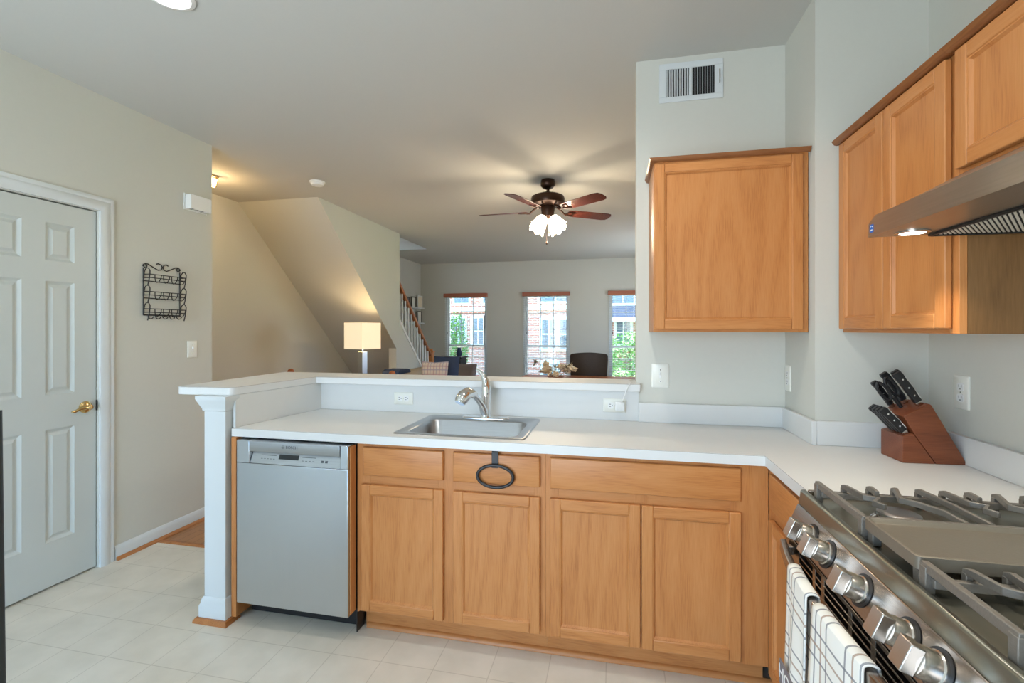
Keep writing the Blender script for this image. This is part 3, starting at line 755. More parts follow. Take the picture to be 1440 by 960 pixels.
# =================================================================== RANGE
RY0, RY1 = .728, 1.4885; CTZ = .918
rg = thing('range', 'stainless gas range with griddle grate and five front knobs', 'range', (.87, 1.11, 0))
part('body', MB().box(.51, 1.185, RY0, RY1, .06, .80), 'black', rg, .002)
for yy in (.77, 1.44):
    for xx in (.58, 1.12): part('foot', MB().cyl((xx, yy, .001), (xx, yy, .062), .02), 'black', rg)
m = MB(); m.prism([(.522, .885), (.526, .921), (.530, .925), (.540, .925), (.546, .912), (1.17, .912), (1.185, .93), (1.185, .801), (.535, .801)], 'Y', RY0, RY1)
ckt = part('cooktop', m, 'cook', rg, .002)
m = MB(); m.box(.545, 1.17, RY0, RY0+.012, .911, .926); m.box(.545, 1.17, RY1-.012, RY1, .911, .926); m.box(1.14, 1.184, RY0+.012, RY1-.012, .911, .938)
part('cooktop_rim', m, 'range', rg, .003)
m = MB(); m.prism([(.486, .806), (.519, .884), (.534, .884), (.534, .806)], 'Y', RY0+.001, RY1-.001)
part('control_panel', m, 'range', rg, .002)
# oven door, slotted top
m = MB()
m.box(.488, .509, RY0+.003, RY1-.003, .17, .700)
m.box(.488, .509, RY0+.003, RY0+.06, .700, .800); m.box(.488, .509, RY1-.10, RY1-.003, .700, .800)
m.box(.488, .509, RY0+.06, RY1-.10, .700, .742); m.box(.488, .509, RY0+.06, RY1-.10, .790, .800)
m.box(.488, .509, RY0+.06, RY1-.10, .756, .760); m.box(.488, .509, RY0+.06, RY1-.10, .773, .777)
for y in (.895, 1.025, 1.115, 1.245, 1.295): m.box(.4885, .509, y-.008, y+.008, .742, .790)
od = part('oven_door', m, 'range', rg, .001)
part('vent_backing', MB().box(.5093, .5098, RY0+.05, RY1-.09, .735, .795), 'gap', od)
part('oven_window', MB().box(.4862, .4878, RY0+.12, RY1-.12, .30, .60), 'lcd', od, .0005)
HX, HZ = .434, .769
HXA = lambda y: .434+.042*((y-1.11)/.36)**2
hys = [.752+.718*k/16 for k in range(17)]
m = MB(); m.rings([[Vector((HXA(y)+p[0], y, HZ+p[1])) for p in rounded_rect(-.009, .009, -.017, .017, .007)] for y in hys])
hb = part('handle', m, 'range', rg)
for y in (.768, 1.452): part('handle_mount', MB().rings([[Vector((x, y+p[0], HZ-.004+p[1])) for p in rounded_rect(-.011, .011, -.013, .013, .006)] for x in (HXA(y)+.0095, .4875)]), 'range', hb)
part('drawer_panel', MB().box(.489, .509, RY0+.003, RY1-.003, .062, .163), 'range', rg, .002)
# knobs
axis = Vector((-.921, 0, .390)).normalized()
zax = axis; yax = Vector((0, 1, 0)); xax = yax.cross(zax)
for ky in (1.352, 1.256, 1.096, .946, .866):
    c0 = Vector((.5025, ky, .845))+axis*.0012
    mm = Matrix.Translation(c0) @ Matrix((xax, yax, zax)).transposed().to_4x4()
    m = MB(); m.lathe([(.028, 0), (.028, .006), (.0255, .008), (.0255, .026), (.024, .030), (.0235, .034)], c0, axis, 32)
    k = part('knob', m, 'nickel', rg)
    m = MB(); m.box(-.0240, .0240, -.0165, .0165, .0335, .056, mm)
    part('knob_grip', m, 'nickel', k, .002)
    part('knob_collar', MB().lathe([(.034, -.0006), (.034, .0006), (.0285, .0008)], c0, axis, 32), 'black', k)
# burners
for (bx_, by_, r_) in ((.68, 1.31, .044), (.99, 1.31, .034), (.68, .86, .044), (.99, .86, .038), (.84, 1.09, .05)):
    m = MB(); m.lathe([(r_+.012, 0), (r_+.012, .006), (r_+.002, .014), (r_+.002, .018)], (bx_, by_, .9125), n=28)
    bn = part('burner', m, 'chrome', rg)
    m = MB(); m.lathe([(r_, 0), (r_, .006), (r_-.006, .009), (r_-.02, .0085)], (bx_, by_, .9308), n=28)
    part('burner_cap', m, 'steel_x' if by_ > 1.2 else 'iron', bn)
# grates
GT = .966
def bar_path(mb, pts, w=.011, h=.014):
    """flat-topped bar swept through the points"""
    rings = []
    P = [Vector(p) for p in pts]
    for i, p in enumerate(P):
        a = P[max(i-1, 0)]; b = P[min(i+1, len(P)-1)]; t = (b-a); t.z = 0; t.normalize(); s = Vector((-t.y, t.x, 0))
        rings.append([p-s*w*.5-Vector((0, 0, h)), p+s*w*.5-Vector((0, 0, h)), p+s*w*.42, p-s*w*.42])
    mb.rings(rings)
def grate(ylo, yhi, flip):
    m = MB(); x0, x1 = .552, 1.125
    # bars running along the front and back edges, standing on legs
    for x in (x0, x1):
        bar_path(m, [(x, ylo, GT), (x, yhi, GT)], .014, .016)
        for y in (ylo+.008, yhi-.008): m.box(x-.008, x+.008, y-.009, y+.009, .9125, GT-.006)
    inner, outer = (ylo, yhi) if not flip else (yhi, ylo)      # outer = the open side with raised fingers
    s = 1 if outer > inner else -1
    bar_path(m, [(x0, inner, GT), (x1, inner, GT)], .012, .016)
    bar_path(m, [(x0, outer-s*.022, GT-.022), (x1, outer-s*.022, GT-.022)], .014, .016)
    mid = (ylo+yhi)/2
    xs_ = [.612, .672, .730, .786, .840, .896, .956, 1.016, 1.074]
    for k, x in enumerate(xs_):
        kind = k % 4
        up = (x, outer-s*.004, GT-.006)
        if kind == 0: pts = [up, (x, outer-s*.02, GT), (x+.01, mid+s*.03, GT), (x+.035, mid+s*.015, GT), (x+.012, mid-s*.012, GT), (x+.025, mid-s*.035, GT)]
        elif kind == 1: pts = [up, (x, outer-s*.02, GT), (x-.004, outer-s*.06, GT)]
        elif kind == 2: pts = [up, (x, outer-s*.02, GT), (x-.03, mid+s*.025, GT), (x-.005, mid, GT), (x+.02, mid-s*.05, GT), (x+.02, inner+s*.01, GT)]
        else: pts = [up, (x, outer-s*.02, GT), (x+.012, mid, GT), (x+.012, inner+s*.01, GT)]
        bar_path(m, pts)
        m.box(x-.006, x+.006, outer-s*.016, outer-s*.004, .9125 if k % 3 == 0 else GT-.035, GT-.012)
    return m
part('grate', grate(1.189, 1.440, False), 'iron', rg, .0015)
part('grate', grate(.775, .986, False), 'iron', rg, .0015)
m = MB(); gy0, gy1 = .994, 1.182
m.rings([[Vector((x, y, z)) for x, y in rounded_rect(.545+e, 1.125-e, gy0+e, gy1-e, max(.012-e*.5, .003))] for e, z in ((.006, .940), (0, .944), (0, GT+.001), (.005, GT+.002), (.012, GT-.006), (.016, GT-.007))])
gd = part('griddle', m, 'griddle', rg)
for x in (.56, 1.11):
    for y in (gy0+.015, gy1-.015): part('griddle_foot', MB().box(x-.009, x+.009, y-.01, y+.01, .9125, .9402), 'iron', gd, .002)

# dish towels on the oven handle
def towel(label, y0, y1, drop, back, ph):
    root = thing('dish_towel', label, 'towel', (HX, (y0+y1)/2, HZ))
    mb = MB(); bm = mb.bm; uvl = bm.loops.layers.uv.new('UVMap')
    prof = []
    for k in range(13): prof.append((-.0135, -.0+ -drop*(1-k/12)))                   # front, bottom to top
    for k in range(1, 8): t = PI-PI*k/8; prof.append((.0135*math.cos(t), .006+.0085*math.sin(t)))
    for k in range(9): prof.append((.0135, -back*(k/8)))
    nu = 16; V = []; arc = [0]
    for p, q in zip(prof, prof[1:]): arc.append(arc[-1]+math.hypot(q[0]-p[0], q[1]-p[1]))
    for j, (dx, dz_) in enumerate(prof):
        row = []
        for i in range(nu+1):
            u = i/nu; y = y0+(y1-y0)*u
            fl = .004*math.sin(u*9+ph)*min(1, max(0, -dz_)/.2)
            x = HXA(y)+dx+(fl if dx < 0 else -fl*.3)-(.0 if dx > 0 else .012*min(1, max(0, -dz_)/.4))
            row.append((bm.verts.new((x, y, HZ+.010+dz_)), (y1-y)+.012, arc[j]))
        V.append(row)
    for j in range(len(V)-1):
        for i in range(nu):
            q = [V[j][i], V[j][i+1], V[j+1][i+1], V[j+1][i]]
            f = bm.faces.new([v[0] for v in q])
            for lp, v in zip(f.loops, q): lp[uvl].uv = (v[1], v[2])
    o = part('cloth', mb, 'towel', root)
    sd = o.modifiers.new('thick', 'SOLIDIFY'); sd.thickness = .004; sd.offset = 0
    return root
tw1 = towel('white checked dish towel on the oven handle, nearer the corner cabinet', 1.158, 1.300, .36, .33, .4)
tw2 = towel('white checked dish towel on the oven handle, farther from the corner cabinet', .935, 1.122, .36, .33, 1.7)
hx = HXA(1.25)-.0135-.012*.66-.003
m = MB(); m.box(hx-.0052, hx-.0022, 1.162, 1.296, .495, .555)
bd = part('printed_band', m, 'grey_f', tw1)
text_mesh('lettering', 'HO', .05, 'white', Matrix.Translation((hx-.0056, 1.262, .525)) @ Matrix.Rotation(-PI/2, 4, 'Z') @ Matrix.Rotation(PI/2, 4, 'X'), bd)

# =================================================================== RANGE HOOD
hd = thing('range_hood', 'stainless under-cabinet range hood over the gas range', 'hood', (.95, 1.105, 1.64))
hx0, hx1, hy0, hy1 = .695, XR-.001, .722, 1.481
m = MB()
pl = lambda e: [(hx0+.0, hy0), (hx1, hy0), (hx1, hy1), (hx0+.03, hy1), (hx0, hy1-.0)]
m.prism([(hx0, hy0), (hx1, hy0), (hx1, hy1), (hx0, hy1)], 'Z', 1.640, 1.645)
m.rings([[Vector(p) for p in ((hx0, hy0, 1.645), (hx1, hy0, 1.645), (hx1, hy1, 1.645), (hx0, hy1, 1.645))],
         [Vector(p) for p in ((hx0, hy0, 1.676), (hx1, hy0, 1.676), (hx1, hy1, 1.676), (hx0, hy1, 1.676))],
         [Vector(p) for p in ((hx0, hy0+.03, 1.694), (hx1, hy0+.03, 1.694), (hx1, hy1-.035, 1.694), (hx0, hy1-.035, 1.694))],
         [Vector(p) for p in ((hx0+.02, hy0+.04, 1.700), (hx1, hy0+.04, 1.700), (hx1, hy1-.045, 1.700), (hx0+.02, hy1-.045, 1.700))],
         [Vector(p) for p in ((hx0+.20, hy0+.04, 1.793), (hx1, hy0+.04, 1.793), (hx1, hy1-.045, 1.793), (hx0+.20, hy1-.045, 1.793))]])
part('canopy', m, 'steel_h', hd, smooth=25)
m = MB(); fx0, fx1 = .835, 1.16
fd = Vector((math.sin(math.radians(38)), math.cos(math.radians(38)))); fn_ = Vector((fd.y, -fd.x))
fy0, fy1 = .7605, 1.459
for k in range(-120, 170):
    def clip(off):
        p = Vector((fx0, fy0))+fn_*off; t0, t1 = -9, 9
        for a_, lo, hi in ((0, fx0, fx1), (1, fy0, fy1)):
            u0, u1 = sorted(((lo-p[a_])/fd[a_], (hi-p[a_])/fd[a_])); t0, t1 = max(t0, u0), min(t1, u1)
        return (p+fd*t0, p+fd*t1) if t1-t0 > .012 else None
    a_, b_ = clip(k*.0085), clip(k*.0085+.0048)
    if a_ and b_: m.prism([tuple(a_[0]), tuple(b_[0]), tuple(b_[1]), tuple(a_[1])], 'Z', 1.6372, 1.6386)
part('filter', m, 'alu', hd)
part('filter_shade_sheet', MB().box(fx0, fx1, .76, 1.459, 1.6388, 1.6396), 'gap', hd)  # black sheet painting the shade between the filter ridges
m = MB(); m.box(fx0-.008, fx0, .752, 1.462, 1.6335, 1.6392); m.box(fx1, fx1+.008, .752, 1.462, 1.6335, 1.6392)
m.box(fx0, fx1, .752, .7595, 1.6335, 1.6392); m.box(fx0, fx1, 1.4595, 1.462+.004, 1.6335, 1.6392)
part('filter_frame', m, 'blackm', hd)
for y in (1.19, 1.26): part('filter_latch', MB().box(.905, .965, y, y+.003, 1.630, 1.6344), 'nickel', hd)
for ly in (1.42, .79):
    m = MB(); m.lathe([(.038, 0), (.038, .003), (.029, .004), (.029, .002)], (.768, ly, 1.6398), (0, 0, -1), 28)
    lt = part('lamp_ring', m, 'nickel', hd)
    part('lamp_lens', MB().lathe([(.028, .0016), (.028, .0035), (.02, .0045)], (.768, ly, 1.6398), (0, 0, -1), 28), 'can_glow', lt)
    light('hood_lamp', 'SPOT', (.768, ly, 1.630), 9, (1, .90, .74), (0, 0, 0), spot_size=1.9, spot_blend=.6, shadow_soft_size=.025)
m = MB(); m.box(hx0-.0006, hx0-.0001, 1.455, 1.473, 1.650, 1.672)
stk = part('energy_sticker', m, 'blue', hd, label='small blue square sticker on the hood front')
m = MB(); m.tube([(hx0-.0008, 1.464+.005*math.cos(t), 1.664+.004*math.sin(t)) for t in [PI*k/8 for k in range(9)]], .0008, 5)
m.box(hx0-.0010, hx0-.0006, 1.459, 1.469, 1.655, 1.658)
part('sticker_mark', m, 'white', stk)

# =================================================================== KNIFE BLOCK
kb = thing('knife_block', 'reddish brown wooden knife block on the counter by the outlet', 'knife block', (.994, 1.960, CT1), math.radians(3))
prof = [(0, 0), (0, .095), (.036, .101), (.003, .165), (.083, .212), (.2, .006), (.194, 0)]
m = MB(); m.prism([(0, .0006), (0, .095), (.034, .104), (.102, .0006)], 'Y', -.062, .062)
part('steak_slot_block', m, 'block', kb, .0015, local=True)
m = MB(); m.prism([(.104, .0006), (.0375, .102), (.004, .163), (.012, .170), (.083, .210), (.090, .205), (.198, .006), (.194, .0006)], 'Y', -.062, .062)
part('main_block', m, 'block', kb, .0015, local=True)
KM = Matrix.Translation(kb.location) @ Matrix.Rotation(math.radians(3), 4, 'Z')
def knife(label, u, v, z, dirv, length, hgt, wid, group, name='kitchen_knife'):
    r = thing(name, label, 'knife', KM @ Vector((u, v, z)), math.radians(3), group)
    dv = Vector(dirv).normalized(); side = Vector((0, 1, 0)); up = side.cross(dv)
    def sec(t, hh, ww, off=0):
        c_ = dv*t*length+up*off
        return [c_+up*a_*hh+side*b_*ww for a_, b_ in ((-.5, -.4), (-.35, -.5), (.35, -.5), (.5, -.4), (.5, .4), (.35, .5), (-.35, .5), (-.5, .4))]
    m = MB(); m.rings([sec(.08, hgt*.9, wid), sec(.2, hgt*.86, wid), sec(.45, hgt*1.0, wid, .001), sec(.75, hgt*.92, wid), sec(.92, hgt*1.12, wid, -.001), sec(1.0, hgt*.95, wid*.9, -.002)])
    part('handle', m, 'black', r, .001, local=True)
    m = MB(); m.rings([sec(-.10, hgt*.5, wid*.3), sec(.0, hgt*.8, wid*.8), sec(.085, hgt*.9, wid*.9)])
    part('bolster', m, 'nickel', r, local=True)
    m = MB()
    m.rings([[dv*t*length+up*(a_)+side*b_ for a_, b_ in ((hgt*.455, -.0012), (hgt*.62, -.0012), (hgt*.62, .0012), (hgt*.455, .0012))] for t in (.1, .9)])
    for t in (.28, .52, .78): m.cyl(dv*t*length-side*(wid*.5+.0006), dv*t*length+side*(wid*.5+.0006), .0028, n=10)
    part('rivets', m, 'chrome', r, local=True)
    return r
D1 = (-.56, 0, .83)
# top face of the main block: from (.010,.169) to (.083,.210)
knife('large chef knife with black riveted handle, nearest the camera in the upper row', .066, -.040, .206, D1, .132, .027, .017, None)
knife('black-handled knife standing beside the chef knife at the back edge of the block', .079, -.005, .214, D1, .128, .025, .016, None)
knife('black-handled knife behind the shears at the wall side of the block', .060, .028, .203, D1, .128, .024, .016, None)
knife('short black-handled knife at the far front corner of the block', .027, .044, .184, D1, .110, .021, .015, None)
sh = thing('kitchen_shears', 'black-handled kitchen shears with loop grips in the knife block', 'shears', KM @ Vector((.036, .008, .187)), math.radians(3))
dv = Vector(D1).normalized(); up = Vector((0, 1, 0)).cross(dv)
m = MB(); m.tube([dv*.0, dv*.03, dv*.045], [.007, .008, .009], 10)
part('pivot', m, 'black', sh, local=True)
for s_ in (-1, 1):
    c0 = dv*.078+up*s_*.016
    m = MB(); m.tube([c0+dv*.036*math.cos(t)+up*.014*math.sin(t) for t in [2*PI*k/24 for k in range(24)]], .0055, 8, True)
    part('grip_loop', m, 'black', sh, local=True)
D2 = (-.66, 0, .75)
for k, v in enumerate((-.046, -.026, -.006, .014)):
    knife(['steak knife nearest the camera in the low row, its rivets showing', 'steak knife second from the camera in the low row', 'steak knife third from the camera in the low row', 'steak knife deepest in the low row of the block'][k],
          .017, v, .1035, D2, .112, .026, .014, 'steak knives in the low row', 'steak_knife')

# =================================================================== OUTLETS, SWITCHES, VENT
def plate(name, label, cat, origin, ux, uz, n, w, h, kind, group=None):
    """wall plate: ux = local across, uz = local up (long side), n = out of the wall"""
    o = thing(name, label, cat, origin, 0, group)
    ux, uz, n = Vector(ux), Vector(uz), Vector(n)
    Mx = Matrix((ux, uz, n)).transposed().to_4x4()
    m = MB()
    def r(e, z): return [Mx @ Vector((x, y, z)) for x, y in rounded_rect(-w/2+e, w/2-e, -h/2+e, h/2-e, .005)]
    m.rings([r(0, .0004), r(0, .003), r(.004, .006)])
    part('cover', m, 'plate', o, local=True)
    if kind == 'duplex':
        for s_ in (-1, 1):
            m = MB()
            m.rings([[Mx @ Vector((x, y+s_*.0195, z)) for x, y in rounded_rect(-.0165, .0165, -.014, .014, .010)] for z in (.005, .0072)])
            f = part('receptacle', m, 'white', o, local=True)
            m = MB()
            for dx in (-.006, .006): m.box(dx-.0012, dx+.0012, s_*.0195-.001, s_*.0195+.008, .0068, .0076, Mx)
            m.lathe([(.0024, 0), (.0024, .0008)], Mx @ Vector((0, s_*.0195-.0075, .0068)), n, 10)
            part('slots', m, 'black', f, local=True)
    else:
        m = MB(); m.box(-.005, .005, -.012, .012, .0058, .0072, Mx)
        part('toggle_slot', m, 'white', o, local=True)
        m = MB(); m.box(-.0035, .0035, -.002, .012, .0070, .017, Mx @ Matrix.Rotation(math.radians(-18), 4, 'X'))
        part('toggle', m, 'white', o, .001, local=True)
    m = MB()
    for yy in ((0,) if kind == 'duplex' else (-.03, .03)): m.lathe([(.003, 0), (.003, .0012), (.001, .0014)], Mx @ Vector((0, yy, .0055)), n, 10)
    part('screws', m, 'nickel', o, local=True)
    return o
FY = YB-.0024
plate('outlet', 'ivory outlet lying sideways in the bar facing behind the sink', 'outlet', (-1.165, FY, .992), (0, 0, 1), (-1, 0, 0), (0, -1, 0), .070, .116, 'duplex')
plate('outlet', 'ivory outlet lying sideways under the bar end with a plug in it', 'outlet', (.008, FY, .992), (0, 0, 1), (-1, 0, 0), (0, -1, 0), .070, .116, 'duplex')
plate('light_switch', 'white toggle switch plate below the single wall cabinet', 'switch', (.234, YB, 1.150), (1, 0, 0), (0, 0, 1), (0, -1, 0), .085, .122, 'toggle')
plate('outlet', 'white upright outlet on the side of the boxed wall corner', 'outlet', (.81, 2.432, 1.155), (0, -1, 0), (0, 0, 1), (-1, 0, 0), .072, .122, 'duplex')
plate('outlet', 'white upright outlet on the right wall behind the knife block', 'outlet', (XR, 1.954, 1.161), (0, -1, 0), (0, 0, 1), (-1, 0, 0), .075, .118, 'duplex')
plate('light_switch', 'white toggle switch plate on the left wall under the wire rack', 'switch', (XL, 2.772, 1.244), (0, 1, 0), (0, 0, 1), (1, 0, 0), .078, .120, 'toggle')
ch = thing('phone_charger', 'white plug-in charger with thin cable at the bar-end outlet', 'charger', (.035, FY, .99))
m = MB(); m.rings([[Vector((x, FY-d_, z)) for x, z in rounded_rect(.010+e, .058-e, .969+e, 1.014-e, .008)] for e, d_ in ((0, .0085), (0, .030), (.004, .034))])
part('plug', m, 'white', ch)
m = MB(); m.tube([(.04, FY-.033, 1.008), (.048, FY-.045, 1.03), (.062, YB-.06, 1.07), (.076, YB-.055, 1.10), (.085, YB-.040, 1.1125), (.090, YB+.02, 1.1112), (.083, YB+.10, 1.1112), (.100, YB+.16, 1.1112), (.112, YB+.17, 1.1112)], .0020, 6)
part('cable', m, 'white', ch)

vt = thing('air_vent', 'white metal air vent with two louvre banks high on the wall', 'vent', (.38, YB, 2.625))
vx0, vx1, vz0, vz1 = .229, .531, 2.527, 2.722
m = MB(); yv = YB-.0008
m.box(vx0, vx1, yv-.006, yv, vz0, vz0+.026); m.box(vx0, vx1, yv-.006, yv, vz1-.03, vz1)
m.box(vx0, vx0+.033, yv-.006, yv, vz0+.026, vz1-.03); m.box(vx1-.040, vx1, yv-.006, yv, vz0+.026, vz1-.03); m.box(.371, .385, yv-.006, yv, vz0+.026, vz1-.03)
part('frame', m, 'trim', vt, .0015)
part('duct_shade', MB().box(vx0+.033, vx1-.04, yv-.0006, yv-.0001, vz0+.026, vz1-.03), 'gap', vt)  # flat black sheet painting the shade inside the vent
for s_, (a, b) in ((1, (vx0+.033, .371)), (-1, (.385, vx1-.04))):
    m = MB(); n = 9
    for k in range(n):
        x = a+(b-a)*(k+.5)/n
        m.prism([(x-.003-.0012, yv-.0055), (x-.003+.0012, yv-.0055), (x+.002*s_+.0012, yv-.001), (x+.002*s_-.0012, yv-.001)], 'Z', vz0+.026, vz1-.03)
    part('louvres', m, 'trim', vt)
m = MB(); m.box(vx1-.020, vx1-.016, yv-.014, yv-.0062, 2.60, 2.665)
part('damper_lever', m, 'nickel', vt)

# chime box, wire rack on the left wall
db = thing('door_chime', 'plain white door chime box high on the left wall', 'chime', (XL, 2.822, 2.28))
part('cover', MB().box(XL+.006, XL+.055, 2.712, 2.884, 2.228, 2.330), 'white', db, .004)
part('back_plate', MB().box(XL+.0005, XL+.006, 2.704, 2.890, 2.222, 2.336), 'white', db, .001)
m = MB()
for k in range(4): m.box(XL+.02, XL+.05, 2.73+k*.04, 2.745+k*.04, 2.2275, 2.2281)
part('grille', m, 'ink', db)

wr = thing('wire_rack', 'black scrolled wire letter rack with hooks on the left wall', 'rack', (XL, 2.55, 1.62))
ya, yb = 2.415, 2.672; w0 = XL+.0045
def scroll(c_, r0, a0, a1, n=14, sy=1):
    return [(w0, c_[0]+sy*r0*(1-.35*k/n)*math.cos(a0+(a1-a0)*k/n), c_[1]+r0*(1-.35*k/n)*math.sin(a0+(a1-a0)*k/n)) for k in range(n+1)]
m = MB(); wr_ = .0032
for y in (ya, yb): m.tube([(w0, y, 1.475), (w0, y, 1.775)], wr_, 6)
m.tube(scroll((ya+.012, 1.79), .014, -PI*.9, -PI*3.2, 16), wr_, 6)
ym = (ya+yb)/2
m.tube([(w0, ya+.012, 1.806), (w0, ya+.03, 1.805), (w0, ya+.07, 1.785), (w0, ym-.03, 1.772), (w0, ym-.008, 1.777), (w0, ym, 1.793), (w0, ym-.008, 1.81), (w0, ym-.028, 1.816), (w0, ym-.04, 1.811)], wr_, 6)
m.tube([(w0, yb-.012, 1.806), (w0, yb-.03, 1.805), (w0, yb-.07, 1.785), (w0, ym+.03, 1.772), (w0, ym+.012, 1.777), (w0, ym+.004, 1.793), (w0, ym+.012, 1.81), (w0, ym+.028, 1.816), (w0, ym+.042, 1.808)], wr_, 6)
m.tube(scroll((yb-.012, 1.79), .014, -PI*.1, PI*2.2, 16), wr_, 6)
part('frame', m, 'blackm', wr)
for zt in (1.735, 1.625, 1.515):
    m = MB(); dx = XL+.058
    for z in (zt, zt-.022): m.tube([(w0+.004, ya, z), (dx, ya+.004, z), (dx, yb-.004, z), (w0+.004, yb, z)], wr_*.9, 6)
    m.tube([(w0, ya, zt-.04), (w0, yb, zt-.04)], wr_*.9, 6)
    for y in (ya, yb):
        m.tube([(w0+.034, y, zt-.074), (w0+.044, y, zt-.040), (dx-.002, y, zt), (dx-.001, y, zt+.022), (dx-.012, y, zt+.038), (w0+.026, y, zt+.040), (w0+.012, y, zt+.026), (w0+.005, y, zt), (w0+.004, y, zt-.03)], wr_, 6)
    for k in range(4):
        yc_ = ya+.032+k*.058
        m.tube([(dx, yc_, zt), (dx-.001, yc_+.001, zt-.025), (dx-.008, yc_+.012, zt-.045), (dx-.010, yc_+.022, zt-.048), (dx-.008, yc_+.034, zt-.042), (dx-.001, yc_+.042, zt-.02), (dx, yc_+.044, zt)], wr_*.8, 6)
    part('basket', m, 'blackm', wr)
for k in range(5):
    y = ya+.03+k*.05
    m = MB(); m.tube([(w0, y, 1.478), (w0+.004, y, 1.462), (w0+.012, y+.006, 1.452), (w0+.020, y+.014, 1.456), (w0+.024, y+.018, 1.468)], wr_*.9, 6)
    part('hook', m, 'blackm', wr)
m = MB(); m.tube([(w0, ya, 1.478), (w0, yb, 1.478)], wr_, 6)
part('bottom_wire', m, 'blackm', wr)

# =================================================================== LIGHTS IN THE CEILING
def can(label, x, y, e, group=None):
    o = thing('recessed_light', label, 'light', (x, y, H), 0, group)
    m = MB(); m.lathe([(.082, -.0005), (.088, -.003), (.092, -.006), (.076, -.010), (.070, -.004)], (0, 0, 0), n=40, cap=(False, False))
    part('trim_ring', m, 'white', o, local=True)
    part('lens', MB().lathe([(.071, -.0035), (.06, -.005), (.03, -.006)], (0, 0, 0), n=40), 'can_glow', o, local=True)
    light('ceiling_spot', 'SPOT', (x, y, H-.02), e, (1, .97, .93), spot_size=2.7, spot_blend=.7, shadow_soft_size=.06)
    return o
can('recessed ceiling light glowing at the top of the picture left of centre', -1.775, 1.575, 13)
for (x, y, e_) in ((-.12, 1.60, 30), (-.10, .55, 22), (-1.75, -.4, 3), (.05, -.9, 38)):
    light('kitchen_can', 'SPOT', (x, y, H-.02), e_, (1, .97, .93), spot_size=2.7, spot_blend=.7, shadow_soft_size=.06)
sd = thing('smoke_detector', 'round white smoke detector on the ceiling by the stairs', 'smoke detector', (-2.68, 3.86, H))
part('base', MB().lathe([(.068, -.0005), (.068, -.012), (.060, -.014)], (0, 0, 0), n=32), 'white', sd, local=True)
part('cap', MB().lathe([(.058, -.0135), (.055, -.032), (.045, -.038), (.01, -.039)], (0, 0, 0), n=32), 'white', sd, local=True)
hl = thing('ceiling_lantern', 'small lit square glass ceiling light in the hall corner', 'light', (-3.515, 3.49, H))
part('canopy', MB().box(-.060, .060, -.060, .060, -.014, -.0005), 'brass', hl, .003, local=True)
m = MB(); m.rings([[Vector((x*s_, y*s_, z)) for x, y in ((-1, -1), (1, -1), (1, 1), (-1, 1))] for s_, z in ((.050, -.024), (.040, -.092), (.030, -.096))])
part('glass_shade', m, 'hall_glow', hl, local=True)
m = MB()
for sx in (-1, 1):
    for sy in (-1, 1): m.tube([(sx*.053, sy*.053, -.014), (sx*.053, sy*.053, -.024), (sx*.043, sy*.043, -.095)], .0035, 8)
for z, s_ in ((-.024, .053), (-.095, .043)):
    m.tube([(s_, s_, z), (-s_, s_, z), (-s_, -s_, z), (s_, -s_, z), (s_, s_, z)], .004, 8)
part('cage', m, 'brass', hl, local=True)
light('hall_lamp', 'POINT', (-3.515, 3.49, H-.14), 9, (1, .66, .32), shadow_soft_size=.04)

# ceiling fan
fn = thing('ceiling_fan', 'bronze five-blade ceiling fan with lit tulip shades', 'ceiling fan', (-.585, 4.263, H))
m = MB(); m.lathe([(.03, -.001), (.062, -.001), (.066, -.03), (.064, -.055), (.045, -.075), (.022, -.082)], n=32)
part('canopy', m, 'fan_metal', fn, local=True)
m = MB(); m.lathe([(.013, -.075), (.013, -.115), (.03, -.117), (.032, -.135)], n=20)
part('down_rod', m, 'fan_metal', fn, local=True)
m = MB(); m.lathe([(.04, -.13), (.115, -.138), (.148, -.155), (.155, -.175), (.155, -.205), (.150, -.222), (.12, -.236), (.07, -.240)], n=40)
part('motor_housing', m, 'fan_metal', fn, local=True)
m = MB(); m.lathe([(.062, -.238), (.066, -.25), (.058, -.30), (.055, -.335), (.036, -.345), (.02, -.36)], n=32)
part('switch_housing', m, 'fan_metal', fn, local=True)
for k in range(5):
    ang = math.radians(21+12.1+72*k)
    Rz = Matrix.Rotation(ang, 4, 'Z'); zt = -.285
    Mx = Rz @ Matrix.Translation((0, 0, zt)) @ Matrix.Rotation(math.radians(-12), 4, 'X')
    m = MB(); pts = [(.20, -.05), (.26, -.062), (.60, -.068), (.64, -.058), (.658, -.03), (.658, .03), (.64, .058), (.60, .068), (.26, .062), (.20, .05)]
    m.prism(pts, 'Z', -.003, .003, Mx)
    bl = part('blade', m, 'fan_wood', fn, .0015, local=True)
    bl['label'] = 'dark reddish wooden blade'
    m = MB(); m.tube([Rz @ Vector(p) for p in ((.09, 0, -.246), (.13, 0, -.262), (.17, 0, zt-.012), (.20, .0, zt-.010))], .009, 8)
    m.tube([Mx @ Vector(p) for p in ((.19, 0, -.008), (.22, .03, -.008), (.27, .035, -.007), (.25, 0, -.007), (.27, -.035, -.007), (.22, -.03, -.008), (.19, 0, -.008))], .006, 6)
    part('blade_iron', m, 'fan_metal', bl, local=True)
